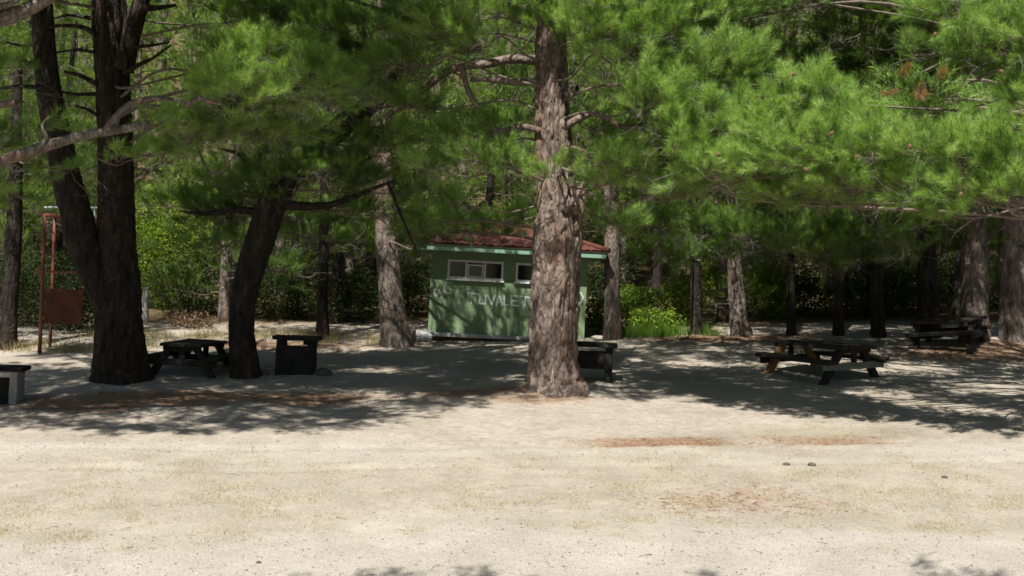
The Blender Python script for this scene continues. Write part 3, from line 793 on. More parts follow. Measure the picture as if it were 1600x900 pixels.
shade_from(cm, wm, tD, rngD, [(1130, 585, 5.0), (1230, 585, 5.2), (1330, 585, 5.2), (1430, 590, 5.2), (1530, 590, 5.2), (1150, 560, 5), (1250, 558, 5), (1350, 560, 5), (1450, 562, 5), (1550, 570, 5.2), (1290, 605, 4.8), (1390, 602, 4.8), (1240, 540, 5.2), (1340, 542, 5.2)])
shade_points(cm, wm, tD, rngD, [(1484, 512, 35.4, 10.5), (1450, 520, 35.4, 10.5), (1285, 560, 29.8, 9.6), (1240, 565, 29.8, 9.6)])
shade_points(cm, wm, tD, rngD, [(px, py, 41, t + 4.2) for px, py, t in ((1230, 440, 9), (1310, 440, 9), (1380, 440, 9), (1450, 440, 8.5), (1270, 500, 10), (1350, 500, 10), (1420, 490, 9.6), (1500, 480, 9), (1240, 380, 7.5), (1320, 380, 7.5), (1400, 380, 7.5), (1480, 450, 8.5), (1560, 400, 7.5), (1590, 440, 8))] + [(px, py, 37.8, 11.5) for px in (1236, 1310, 1372, 1452) for py in (512, 470)] + [(505, 500, 37, 12), (505, 450, 37, 11)], (1.2, 1.1, .45), 34)
finish_tree(root, D_BASE, tm, wm, cm, M['bark'])
for (px, py, d) in ((1243, 113, 23.5), (1256, 262, 22.6), (1302, 205, 22.9), (1190, 150, 23.6), (1421, 225, 22.1), (1502, 300, 21.7), (1562, 110, 22.3), (1342, 242, 22.5), (1122, 240, 23.6), (1462, 50, 22.9)):
    c = P(px, py, d) - D_BASE; a = rngD.normal(size=3) * .5 + np.array([0, 0, -1]); a = unit(a) * .10
    m_ = MB(); k_ = np.linspace(0, 1, 9)
    m_.tube(c + k_[:, None] * a, .034 * np.sin(np.pi * (k_ * .86 + .1)) * (1 + .22 * (np.arange(9) % 2)), 9)
    m_.build('pine_cone', M['cone'], root)

# ------------------------------------------------------------------ tree: rooted past the left edge, bare lit limbs reach in
rngE = np.random.default_rng(505)
E_BASE = to_ground(*P(-150, 660, 25.0)[:2])
root = thing('pine_tree', E_BASE, 'pine reaching in from the left edge with bare pale limbs crossing the forked trunks', 'tree')
tm, wm, cm = MB(), MB(), MB()
dp = np.array([E_BASE + np.array([.03 * k, .12 * math.sin(k), 1.05 * k]) for k in range(12)])
CE = trunk_geo(tm, extend_down(dp), np.linspace(.46, .1, 13), 43, 40, .08, .3, .06)
tE = on_axis(CE)
for lst, dd in (([(-130, 290, 26), (-60, 268, 22), (0, 252, 20), (60, 232, 17), (120, 214, 16), (175, 204, 14), (215, 198, 12), (234, 193, 11)], -1.0),
                ([(165, 205, 12), (180, 185, 12), (200, 165, 11), (225, 156, 9), (250, 153, 7), (290, 160, 4)], -1.0),
                ([(-120, 40, 34), (-50, 36, 32), (0, 28, 28), (35, 18, 24), (70, 0, 20), (120, -30, 14)], -1.2),
                ([(-100, 160, 14), (-40, 166, 13), (0, 163, 12), (26, 160, 10)], -1.0),
                ([(-100, 18, 16), (-30, 16, 13), (10, 8, 10), (30, 0, 7)], -1.4), ([(60, 232, 8), (72, 215, 6), (66, 195, 4), (80, 180, 2)], -1.1),
                ([(290, 165, 8), (310, 154, 9), (325, 158, 7), (345, 162, 5)], -.8)):
    p_, r_ = px_path(lst, 25 + dd); wm.tube(spline(p_, 20), np.interp(np.linspace(0, len(r_) - 1, 20), np.arange(len(r_)), r_), 9)
PE = [(20, 120, 25.5, 130, 90, 1.6), (-20, 210, 24.8, 130, 90, 1.8), (70, 205, 24.6, 110, 50, 1.2), (200, 250, 24.8, 140, 60, 1.3), (110, 262, 25.2, 120, 50, 1.3), (10, 300, 25.6, 90, 60, 1.5), (250, 195, 24.6, 90, 50, 1.2), (-60, 90, 24.5, 150, 120, 2), (-80, 300, 24.5, 150, 100, 2), (300, 185, 25.0, 110, 60, 1.4)]
for e in PE: ppad(cm, wm, *e, tE, rngE, tone=.45, dead=.5, density=12, limb=e[0] < 0)
for k in range(20):
    a = 2 * math.pi * k / 20 * 2.4; z = 10.0 + 2.0 * k / 19; rr = 5.0 - 3.6 * k / 19
    c = E_BASE + np.array([math.cos(a) * rr * .8 + 1.2, math.sin(a) * rr * .8, z])
    pad(cm, wm, c, (1.4, 1.4, .6), tE(c), rngE, density=9, protos=COARSE, size=1.25)
shade_points(cm, wm, tE, rngE, [(100, 480, 34.6, 9.5), (80, 520, 34.6, 10), (64, 470, 34.3, 9), (64, 440, 34.3, 8.6), (120, 450, 35, 9)] + [(185, 590 - 45 * k, dB, 11.2 - .79 * k) for k in range(10)] + [(130, 390 - 50 * k, dB, 7.8 - .87 * k) for k in range(4)])
shade_from(cm, wm, tE, rngE, [(20, 655, 8.9), (110, 660, 8.9), (200, 662, 8.9), (300, 665, 9), (400, 662, 9), (490, 658, 9), (560, 650, 9), (60, 635, 9.0), (160, 632, 9.0), (270, 638, 9.2), (370, 640, 9.2), (540, 632, 9.4), (20, 618, 9.2), (350, 622, 9.2), (460, 640, 9.2), (130, 622, 9.2), (230, 625, 9.2), (440, 624, 9.4)], (1.1, .9, .35))
finish_tree(root, E_BASE, tm, wm, cm, M['bark_far'])

# ------------------------------------------------------------------ tree behind the photographer: shades the very front of the ground
rngF = np.random.default_rng(606)
F_BASE = to_ground(-1.5, -4.5)
root = thing('pine_tree', F_BASE, 'tall pine behind the viewpoint whose high boughs shade the near gravel', 'tree')
tm, wm, cm = MB(), MB(), MB()
dp = np.array([F_BASE + np.array([.02 * k, .05 * k, 1.3 * k]) for k in range(12)])
CF = trunk_geo(tm, extend_down(dp), np.linspace(.42, .1, 13), 53, 24, .15, .3, .05)
tF = on_axis(CF)
def shade_at(px, py, z, ax):
    gp = G(px, py); k = (z - gp[2]) / sd.z
    c = gp + np.array(sd) * k
    pad(cm, wm, c, ax, tF(c), rngF, density=7, protos=COARSE, size=1.2, twigs=False)
for (px, py) in ((520, 932), (640, 920), (760, 914), (1150, 930), (1440, 914), (1530, 922), (20, 932)):
    shade_at(px, py, 11.5, (.75, .6, .35))
for k in range(34):  # broad unseen crown, added to keep sky light off the clearing
    a = k * 2.4; rr = 1.5 + 9.5 * math.sqrt(k / 34)
    c = F_BASE + np.array([math.cos(a) * rr, math.sin(a) * rr * .75 + .8, 0]); c[1] = min(c[1], 5.0); c[2] = 11.5 + 2.5 * (1 - k / 34)
    pad(cm, wm, c, (1.9, 1.7, .6), tF(c), rngF, density=5, protos=COARSE, size=1.3, twigs=False, dead=.03)
finish_tree(root, F_BASE, tm, wm, cm, M['bark_far'])
print('DEF', time.time() - T0)

# ------------------------------------------------------------------ forest pines: shared crowns
def proto_crown(seed, h=14.0, z0=3.6, rmax=3.0, npad=28, dens=9.5, tone=.5):
    rng = np.random.default_rng(seed); cmb = MB(); wmb = MB()
    axis = np.array([[.1 * math.sin(z * .5 + seed), .1 * math.cos(z * .4), z] for z in np.linspace(0, h, 30)])
    f = on_axis(axis)
    for k in range(npad):
        t = k / (npad - 1); z = z0 + (h - z0) * t ** .85
        rr = rmax * (1 - .78 * t) * (.6 + .5 * rng.random()) + .2
        a = k * 2.4 + rng.random() * .8
        c = np.array([math.cos(a) * rr * .75, math.sin(a) * rr * .75, z + .3 * rng.normal()])
        pad(cmb, wmb, c, (max(.6, rr * .55), max(.6, rr * .55), .5 + .2 * rng.random()), f(c), rng, density=dens, protos=COARSE, size=1.25, dead=.22, tone=tone, twigs=False, limb_r=.03)
    c = np.array([0, 0, h]); pad(cmb, wmb, c, (.6, .6, 1.0), axis[-2], rng, density=dens, protos=COARSE, size=1.2, dead=0, tone=tone, limb=False, twigs=False)
    return cmb, wmb
NMF = [M['needle_far'], M['twig'], M['deadtwig']]
CROWNS = []
for s_, (z0, rm) in enumerate(((4.2, 3.1), (3.4, 3.4), (5.4, 2.8), (1.3, 3.0), (2.0, 3.2))):
    a, b_ = proto_crown(900 + s_, 13.5, z0, rm)
    CROWNS.append((a, b_))
CROWN_ME = []; LIMB_ME = []
def forest_pine(base, trunk_pts, trunk_rad, kind, sc_xy, sc_z, rz, label, group=None, bark=None, ring=30, flare=.3, far=False):
    root = thing('pine_tree', base, label, 'tree', group)
    t_ = MB(); trunk_geo(t_, extend_down(trunk_pts), np.concatenate([[trunk_rad[0] * 1.05], trunk_rad]), int(abs(base[0]) * 7 + base[1]) % 97, ring, .09 if not far else .3, flare, .045)
    t_.build('trunk', bark or M['bark_far'], root, True, base)
    while len(CROWN_ME) <= kind:
        i = len(CROWN_ME)
        o1 = CROWNS[i][0].build('crown', NMF, None)
        CROWN_ME.append(o1.data); bpy.data.objects.remove(o1)
    top = trunk_pts[-1]
    off = (float((top[0] - base[0]) * .5), float((top[1] - base[1]) * .5), 0.0)
    for nm, me in (('crown', CROWN_ME[kind]),):
        o = link(nm, me, root); o.rotation_euler = (0, 0, rz); o.scale = (sc_xy, sc_xy, sc_z); o.location = off
    return root

EXPL = [ # trunk polylines (px, py, width), crown kind, scale, label
 ([(620, 540, 52), (615, 500, 44), (609, 440, 38), (604, 380, 36), (601, 300, 32), (599, 200, 27), (597, 60, 20), (596, -80, 10)], 2, .85, 'pine with rough sunlit trunk close beside the pale rock at the green hut'),
 ([(957, 530, 30), (957, 480, 26), (956, 420, 25), (955, 340, 23), (954, 240, 20), (953, 100, 14), (953, -60, 6)], 2, .8, 'slim dappled pine trunk standing just past the far end of the green hut'),
 ([(1088, 522, 21), (1088, 480, 18), (1087, 400, 17), (1086, 320, 15), (1084, 200, 12), (1082, 60, 8)], 0, .8, 'thin straight dark pine beside the bright green bushes in the gap'),
 ([(1158, 524, 34), (1153, 490, 28), (1148, 420, 24), (1143, 370, 23), (1138, 300, 20), (1130, 180, 15), (1125, 40, 8)], 1, .85, 'leaning brown pine rising from the needle bank behind the splayed picnic table'),
 ([(1236, 524, 16), (1236, 470, 14), (1235, 400, 13), (1233, 300, 11), (1230, 120, 8)], 2, .75, 'pole-thin dark pine behind the splayed picnic table'),
 ([(1452, 527, 38), (1450, 500, 34), (1449, 430, 32), (1447, 360, 29), (1445, 250, 24), (1442, 60, 14)], 1, 1.15, 'shaded pine directly behind the distant picnic table with light on its foot'),
 ([(1522, 528, 48), (1522, 490, 45), (1523, 420, 42), (1524, 370, 38), (1525, 300, 32), (1526, 100, 20)], 2, 1.15, 'pine with a sunlit patch high on its trunk behind the needle bank'),
 ([(1590, 531, 56), (1586, 490, 48), (1582, 430, 44), (1580, 370, 40), (1576, 280, 34), (1570, 80, 20)], 0, 1.15, 'thick pine at the right edge with a sunlit grey foot on orange needles'),
 ([(1310, 524, 18), (1310, 460, 16), (1312, 380, 15), (1314, 250, 11), (1316, 80, 7)], 0, 1.1, 'slim dark pine in deep shade between the two picnic tables on the right'),
 ([(1372, 526, 24), (1370, 460, 21), (1368, 380, 19), (1366, 260, 15), (1364, 80, 9)], 1, 1.2, 'dark pine in deep shade nearest the distant picnic table'),
 ([(505, 530, 22), (504, 480, 18), (505, 420, 17), (507, 320, 15), (510, 120, 8)], 1, .8, 'dark slim pine in the shade behind the open-slot barbecue'),
 ([(10, 545, 34), (14, 480, 28), (20, 400, 26), (24, 300, 22), (28, 100, 13)], 1, .9, 'dark pine at the left edge behind the rusty red frame'),
]
TP = []
for i, (lst, kind, s_, lab) in enumerate(EXPL):
    b_ = G(lst[0][0], lst[0][1]); d_ = depth(b_)
    pts, rad = px_path(lst, d_)
    root0 = forest_pine(b_, pts, rad, kind, s_, .95, i * 1.3, lab, bark=M['bark_far'] if i not in (2, 4, 5, 8, 9, 10, 11) else M['bark_shaded'])
    if i == 0:                                       # low boughs of the pine beside the hut, hanging before its roof
        bm_ = MB(); ax_ = on_axis(spline(pts, 40))
        for e in ((655, 358, 35.2, 130, 70, 1.0), (712, 354, 35.2, 130, 66, 1.0), (775, 354, 35.2, 110, 62, .9), (805, 340, 35.2, 80, 60, .9), (660, 385, 35.4, 70, 40, .8)):
            ppad(bm_, None, *e, ax_, rngC, tone=.45, dead=.5, density=44)
        bm_.build('crown', NM, root0, False, b_)
    if i in (2, 4, 8, 9):                            # low shaded boughs under the lit canopy
        bm_ = MB(); ax_ = on_axis(spline(pts, 40)); cx = lst[2][0]
        for k in range(5):
            ppad(bm_, None, cx - 70 + 35 * k + 12 * rngC.normal(), 345 + 28 * rngC.random() + (30 if k % 2 else 0), d_ - 2.5 - 2 * rngC.random(), 130, 76, 1.6, ax_, rngC, tone=.4, dead=.4, density=26)
        bm_.build('crown', NM, root0, False, b_)
    TP.append(b_)
rngG = np.random.default_rng(77)
hut_c = G(790, 533)
placed = [tuple(t[:2]) for t in TP]
def far_enough(x, y, dmin):
    return all((x - a) ** 2 + (y - c_) ** 2 > dmin ** 2 for a, c_ in placed)
cnt = 0; tries = 0
while cnt < 34 and tries < 3000:
    tries += 1
    y = 41 + 12 * rngG.random(); hw = .43 * y + 2
    x = -hw + 2 * hw * rngG.random()
    if abs(x - .1) < 4.6 and y < 47: continue
    if abs(x - 4.5) < 2.4 and y < 50: continue        # the sunlit gap
    pxx = 800 + F_PX * x / y
    if 150 < pxx < 345 and y < 51: continue           # the bush there stands in the sun
    if not far_enough(x, y, 2.5): continue
    placed.append((x, y)); cnt += 1
    b_ = to_ground(x, y); h = 11 + 3 * rngG.random()
    ln = rngG.normal(size=2) * .25
    zs = np.linspace(0, h, 7)
    pts = np.array([b_ + np.array([ln[0] * t * t, ln[1] * t * t, z]) for t, z in zip(np.linspace(0, 1, 7), zs)])
    forest_pine(b_, pts, np.linspace(.17 + .1 * rngG.random(), .05, 7), 3 + cnt % 2, .8 + .3 * rngG.random(), h / 13.5, rngG.random() * 6.3,
                'shaded pine in the dense wood behind the clearing', 'pines of the dense wood behind the clearing', M['bark_shaded'] if cnt % 2 else M['bark_far'], 16, .25, True)
# the wood on the slope behind them, one mass
fm = MB()
bt = [ (c_[0]) for c_ in CROWNS ]
def small_crown(seed):
    rng = np.random.default_rng(seed); m_ = MB(); wdummy = MB()
    for k in range(13):
        t = k / 12; z = .8 + 11 * t; rr = 2.8 * (1 - .75 * t) + .2; a = k * 2.4
        c = np.array([math.cos(a) * rr * .6, math.sin(a) * rr * .6, z])
        pad(m_, wdummy, c, (rr * .7 + .3, rr * .7 + .3, .8), np.array([0, 0, z - .5]), rng, density=2.0, protos=FARP, size=1.9, dead=0, tone=.55, twigs=False, limb=False)
    m_.tube([[0, 0, -.5], [0, 0, 6], [0, 0, 12]], [.2, .14, .04], 6, 1)
    return m_
FARP = [branchlet(prng, 6, 8, .22, .03, .5) for _ in range(3)]
SM = [small_crown(1), small_crown(2)]
SMV = [(np.concatenate(m_.v), np.concatenate(m_.tri), np.concatenate(m_.quad), np.concatenate(m_.tm), np.concatenate(m_.qm), np.concatenate(m_.tint)) for m_ in SM]
n_far = 0; pf = []
while n_far < 120:
    y = 54 + 36 * rngG.random() ** 1.3; x = (rngG.random() * 2 - 1) * (.43 * y + 4)
    if any((x - a) ** 2 + (y - c_) ** 2 < 2.6 ** 2 for a, c_ in pf):
        if rngG.random() < .97: continue
    pf.append((x, y)); n_far += 1
    V, t_, q_, tmm, qmm, ti = SMV[n_far % 2]
    a = rngG.random() * 6.3; s_ = .85 + .4 * rngG.random()
    Rz = np.array([[math.cos(a), -math.sin(a), 0], [math.sin(a), math.cos(a), 0], [0, 0, 1]])
    b0 = fm.verts(V @ Rz.T * s_ + to_ground(x, y), np.clip(ti + .12 * rngG.normal(), 0, .9))
    fm.tri.append(t_ + b0); fm.tm.append(tmm); fm.quad.append(q_ + b0); fm.qm.append(qmm)
o = fm.build('forest', NMF); tag(o, 'distant pine wood covering the slope behind the clearing', 'forest', kind='stuff')
# the wood goes on round the clearing, beside and behind the viewpoint
fm = MB(); pf = []; tries = 0
while len(pf) < 70 and tries < 5000:
    tries += 1
    y = -32 + 72 * rngG.random(); x = (rngG.random() * 2 - 1) * 36
    if y > -9 and abs(x) < .43 * max(y, 0) + 9: continue
    if y > 22 and abs(x) < .43 * y + 5: continue
    if any((x - a) ** 2 + (y - c_) ** 2 < 2.8 ** 2 for a, c_ in pf): continue
    pf.append((x, y)); V, t_, q_, tmm, qmm, ti = SMV[len(pf) % 2]
    a = rngG.random() * 6.3; s_ = .95 + .3 * rngG.random()
    Rz = np.array([[math.cos(a), -math.sin(a), 0], [math.sin(a), math.cos(a), 0], [0, 0, 1]])
    b0 = fm.verts(V @ Rz.T * s_ + to_ground(x, y), np.clip(ti + .12 * rngG.normal(), 0, .9))
    fm.tri.append(t_ + b0); fm.tm.append(tmm); fm.quad.append(q_ + b0); fm.qm.append(qmm)
o = fm.build('forest', NMF); tag(o, 'pine wood going on beside and behind the viewpoint', 'forest', kind='stuff')
print('SM tris', len(SMV[0][1]), sum(len(x) for x in fm.tri))
print('forest', time.time() - T0)

# ------------------------------------------------------------------ shrubs
def leafy(rng, n, ax, leaf, stems=9):
    m_ = MB()
    u = unit(rng.normal(size=(n, 3))) * rng.random((n, 1)) ** (1 / 2.2)
    lump = fbm(u[:, 0] * 2.4, u[:, 1] * 2.4, u[:, 2] * 2.4, int(rng.integers(99)), 3)
    u *= (.55 + 1.0 * lump)[:, None]
    c = u * np.array(ax) + np.array([0, 0, ax[2] * .95])
    c[:, 2] = np.abs(c[:, 2])
    d = unit(u + rng.normal(size=(n, 3)) * .8 + np.array([0, 0, -.1])); s = unit(np.cross(d, rng.normal(size=(n, 3))))
    l = leaf * (.6 + .7 * rng.random(n))[:, None]; w_ = l * .36
    nr = np.cross(d, s) * .12
    Q = np.stack([c - d * l * .5, c + s * w_ + nr * l, c + d * l * .5, c - s * w_ + nr * l], 1)
    m_.quads_loose(Q, 0, np.clip(.5 + .2 * rng.normal() + .22 * rng.normal(size=n) + .35 * (lump - .5), 0, 1))
    for k in range(stems):
        e = np.array([rng.normal() * ax[0] * .5, rng.normal() * ax[1] * .5, ax[2] * (1 + .5 * rng.random())])
        m_.tube(spline([[rng.normal() * .08, rng.normal() * .08, -.1], e * np.array([.4, .4, .5]) + rng.normal(size=3) * .08, e], 6), np.linspace(.025, .006, 6), 4, 1)
    return m_
rngS = np.random.default_rng(55)
SHR = {}
def shrub(px, py, wpx, hpx, kind, label, group=None, dshift=0.0, name='shrub', cat='shrub'):
    b_ = G(px, py)
    if dshift: b_ = to_ground(b_[0] * (1 + dshift / b_[1]), b_[1] + dshift)
    d_ = depth(b_); s = d_ / F_PX
    sx = wpx * s / 2; hz = hpx * s
    n = int(np.clip({'leaf': 900, 'leaf_dark': 700, 'leaf_dry': 450}[kind] * (sx * sx + 2 * sx * hz), 800, 14000))
    m_ = leafy(rngS, n, (sx, sx * .8, hz / 2), .10 if kind == 'leaf' else .085)
    o_ = m_.build(name, [M[kind], M['twig']]); o_.location = [float(a) for a in b_]
    return tag(o_, label, cat, group)
shrub(262, 500, 150, 215, 'leaf', 'tall yellow-green broadleaf bush behind the dark forked pine', dshift=3.5)
shrub(200, 470, 110, 130, 'leaf', 'sunny yellow-green bush seen through the fork of the dark pine', dshift=5)
shrub(985, 470, 120, 70, 'leaf', 'sunlit bush higher on the slope in the gap past the hut', dshift=9)
shrub(1010, 528, 110, 40, 'leaf', 'low bright green bush at the sunlit gap past the hut', dshift=1.5)
shrub(1062, 520, 70, 90, 'leaf', 'bright green bush right beside the thin straight dark pine', dshift=2.2)
shrub(1120, 505, 80, 130, 'leaf', 'tall lit bush between the thin dark pine and the leaning brown pine', dshift=4)
shrub(930, 528, 40, 60, 'leaf', 'small leafy bush squeezed between the green hut and the slim pine', dshift=1.0)
shrub(1200, 515, 90, 110, 'leaf', 'half shaded bush behind the leaning brown pine', dshift=3)
shrub(990, 512, 90, 44, 'leaf', 'pale green sunlit bush behind the fresh grass past the hut', dshift=4)
shrub(300, 531, 80, 26, 'leaf_dry', 'dry brown bush behind the picnic table by the forked pine', dshift=2.5)
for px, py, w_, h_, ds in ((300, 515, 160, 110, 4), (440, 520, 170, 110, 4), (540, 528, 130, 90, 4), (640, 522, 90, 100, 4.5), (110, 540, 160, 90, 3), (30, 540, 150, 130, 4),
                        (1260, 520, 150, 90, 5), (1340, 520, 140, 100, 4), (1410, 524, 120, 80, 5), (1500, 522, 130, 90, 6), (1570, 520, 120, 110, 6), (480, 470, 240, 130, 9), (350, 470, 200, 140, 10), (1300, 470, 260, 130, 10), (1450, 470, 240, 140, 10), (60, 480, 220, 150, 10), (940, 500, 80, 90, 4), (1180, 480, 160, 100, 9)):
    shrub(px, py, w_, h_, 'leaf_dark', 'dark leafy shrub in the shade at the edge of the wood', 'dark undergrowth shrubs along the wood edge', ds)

# grasses
def blades(name, pts, hmin, hmax, wid, mat, label, cat, seed, lean=.35, per=1):
    rng = np.random.default_rng(seed); n = len(pts)
    h = hmin + (hmax - hmin) * rng.random(n); d = rng.normal(size=(n, 3)) * lean; d[:, 2] = 1; d = unit(d)
    s = unit(np.cross(d, rng.normal(size=(n, 3)))) * wid / 2
    T_ = np.stack([pts - s, pts + s, pts + d * h[:, None]], 1)
    m_ = MB(); m_.tris(T_, 0, np.clip(.5 + .25 * rng.normal(size=n), 0, 1))
    return tag(m_.build(name, mat), label, cat, kind='stuff')
def area_pts(px, py, wpx, hpx, n, rng, clump=.5):
    c = G(px, py); xa = G(px - wpx / 2, py)[0]; xb = G(px + wpx / 2, py)[0]
    ya = G(px, py + hpx / 2)[1]; yb = G(px, py - hpx / 2)[1]
    k = max(1, int(n * .06))
    cx = xa + (xb - xa) * rng.random(k); cy_ = ya + (yb - ya) * rng.random(k)
    w_ = rng.integers(0, k, n)
    x = cx[w_] + rng.normal(size=n) * clump * .25; y = cy_[w_] + rng.normal(size=n) * clump * .25
    return np.stack([x, y, gz(x, y) - .01], -1)
rngH = np.random.default_rng(66)
pts = np.concatenate([area_pts(330, 527, 420, 10, 2600, rngH, 1.0), area_pts(120, 545, 220, 14, 1500, rngH, 1.0), area_pts(560, 534, 160, 8, 900, rngH, .8)])
blades('dry_grass', pts, .10, .42, .013, M['straw'], 'tall straw coloured dry grass along the wood edge behind the dark trunks', 'dry grass', 1)
pts = np.concatenate([area_pts(1010, 523, 90, 6, 2600, rngH, .7), area_pts(1050, 522, 160, 6, 900, rngH, .8)])
blades('green_grass', pts, .15, .5, .016, M['grass'], 'fresh green grass in the sunlit gap beside the hut', 'grass', 2)
# short dry grass, gravel and fallen needles on the open ground
def by_mask(mask, n, rng, ylo=14.5, yhi=40, xl=12):
    """random ground points, denser where the mask of the ground sheet is high"""
    out = []
    x = (rng.random(n) * 2 - 1) * xl; y = ylo + (yhi - ylo) * rng.random(n) ** 1.6
    ok = np.abs(x) < .43 * y + .5
    x, y = x[ok], y[ok]
    ix = np.clip(np.searchsorted(gx, x), 0, len(gx) - 1); iy = np.clip(np.searchsorted(gy, y), 0, len(gy) - 1)
    k = rng.random(len(x)) < mask[iy, ix]
    x, y = x[k], y[k]
    return np.stack([x, y, gz(x, y)], -1)
clumpy = sstep(.42, .68, fbm(X * 2.4, Y * 2.4, .1, 91, 3))
pts = by_mask(grass * clumpy * .9 + .03, 330000, rngH, 15, 26)
blades('dry_turf', pts - np.array([0, 0, .005]), .02, .075, .008, M['straw'], 'short dry turf scattered over the gravelly clearing', 'dry grass', 3, .8)
def stones(name, pts, rmin, rmax, mat, label, cat, seed):
    rng = np.random.default_rng(seed); n = len(pts)
    o8 = np.array([[1,0,0],[0,1,0],[-1,0,0],[0,-1,0],[0,0,1],[0,0,-1]], float); f8 = np.array([[0,1,4],[1,2,4],[2,3,4],[3,0,4],[1,0,5],[2,1,5],[3,2,5],[0,3,5]])
    r_ = rmin + (rmax - rmin) * rng.random(n) ** 3
    Rm = rot_from(rng.normal(size=(n, 3)), rng, 2)
    V = np.einsum('nij,nvj->nvi', Rm, (o8[None] * (.6 + .6 * rng.random((n, 6, 1))))) * r_[:, None, None]
    V[..., 2] *= .6
    V = V + pts[:, None]
    m_ = MB(); m_.indexed(V.reshape(-1, 3), (f8[None] + np.arange(n)[:, None, None] * 6).reshape(-1, 3), None, 0, np.repeat(np.clip(.5 + .25 * rng.normal(size=n), 0, 1), 6))
    return tag(m_.build(name, mat), label, cat, kind='stuff')
pts = by_mask(np.clip(grav * .8 + .08, 0, 1), 34000, rngH, 14.8, 30)
stones('gravel', pts, .006, .032, M['pebble'], 'loose pale gravel strewn over the open clearing', 'gravel', 4)
def litter(name, pts, label, seed):
    rng = np.random.default_rng(seed); n = len(pts)
    d = rng.normal(size=(n, 3)); d[:, 2] *= .15; d = unit(d); s = unit(np.cross(d, rng.normal(size=(n, 3)))) * .006
    T_ = np.stack([pts - s, pts + s, pts + d * .16 + np.array([0, 0, .015])], 1); T_[..., 2] += .01
    m_ = MB(); m_.tris(T_, 0, rng.random(n)); return tag(m_.build(name, M['litter']), label, 'needle litter', kind='stuff')
pts = by_mask(np.clip(need - .15, 0, 1) * .9, 110000, rngH, 18, 41, 17)
litter('fallen_needles', pts, 'orange fallen pine needles lying under the trees', 5)
def sticks(name, pts, label, seed):
    rng = np.random.default_rng(seed); m_ = MB()
    for p_ in pts:
        a = rng.random() * 6.3; l = .04 + .22 * rng.random() ** 2.5; d = np.array([math.cos(a), math.sin(a), 0]); e = p_ + d * l
        mid = (p_ + e) / 2 + np.array([-d[1], d[0], 0]) * l * .12 * rng.normal() + np.array([0, 0, .012])
        m_.tube(spline([p_ + np.array([0, 0, .006]), mid, e + np.array([0, 0, float(gz(e[0], e[1])) - e[2] + .006])], 4), np.linspace(.003 + .005 * rng.random() ** 3, .002, 4), 4, 0)
    return tag(m_.build(name, M['twig']), label, 'twigs', kind='stuff')
sticks('fallen_twigs', by_mask(np.full(X.shape, .25) + .75 * need, 1300, rngH, 15, 34), 'small fallen twigs and bark bits strewn over the clearing', 6)
print('cover', time.time() - T0)

# ------------------------------------------------------------------ green hut
hb = G(668, 533)
YAW = R(3.5)
HU = np.array([math.cos(YAW), math.sin(YAW), 0]); HV = np.array([-math.sin(YAW), math.cos(YAW), 0])
FLOOR = .28
ho = hb + np.array([0, 0, FLOOR - .0])
hm = Matrix(((HU[0], HV[0], 0, ho[0]), (HU[1], HV[1], 0, ho[1]), (0, 0, 1, ho[2]), (0, 0, 0, 1)))
hut = thing('toilet_hut', ho, 'small green plastered toilet hut with red tiled roof and white lettering', 'hut', mat=hm)
def hp(px, py, off=0.0):
    """pixel -> (x, z) on the front wall of the hut"""
    r = ray(px, py); n = -HV; o_ = ho + n * off
    t = ((o_ - CAM) @ n) / (r @ n)
    p = CAM + t * r - ho
    return float(p @ HU), float(p[2])
W_ = hp(915, 480)[0]; Dp = 3.4; Hh = hp(760, 392)[1]
print('hut W', W_, 'H', Hh)
# front wall with two window openings, built of courses so the openings are real
wx0, wz1 = hp(700, 405); wx1, wz0 = hp(786, 438)
wz0 = hp(740, 437)[1]; wz1 = hp(740, 407)[1]
vx0 = hp(805, 440)[0]; vx1 = vx0 + (wx1 - wx0)
th = .16
m_ = MB()
def slab(x0, x1, z0, z1, y0=0.0, y1=th, mb_=None, mat=0):
    (mb_ or m_).box(((x0 + x1) / 2, (y0 + y1) / 2, (z0 + z1) / 2), (x1 - x0, y1 - y0, z1 - z0), mat=mat)
slab(0, W_, 0, wz0); slab(0, W_, wz1, Hh); slab(0, wx0, wz0, wz1); slab(wx1, vx0, wz0, wz1); slab(vx1, W_, wz0, wz1)
slab(0, th, 0, Hh, th, Dp - th); slab(W_ - th, W_, 0, Hh, th, Dp - th); slab(0, W_, 0, Hh, Dp - th, Dp)
m_.build('wall', M['green_wall'], hut)
m_ = MB(); slab(-.004, .10, 0.0, Hh - .02, -.02, .10); m_.build('corner_post', M['green_wall'], hut)
m_ = MB(); m_.box((W_ / 2 - .05, Dp / 2 - .06, -.06), (W_ + .22, Dp + .2, .117)); m_.build('floor_slab', M['concrete_pale'], hut, bevel=.012)
m_ = MB(); m_.box((W_ / 2, Dp / 2 + .06, -.56), (W_ - .1, Dp - .05, .88)); m_.build('plinth', M['brick'], hut)
m_ = MB(); m_.box((W_ / 2, Dp / 2, Hh + .04), (W_ - .3, Dp - .3, .05)); m_.build('ceiling_board', M['wood'], hut)
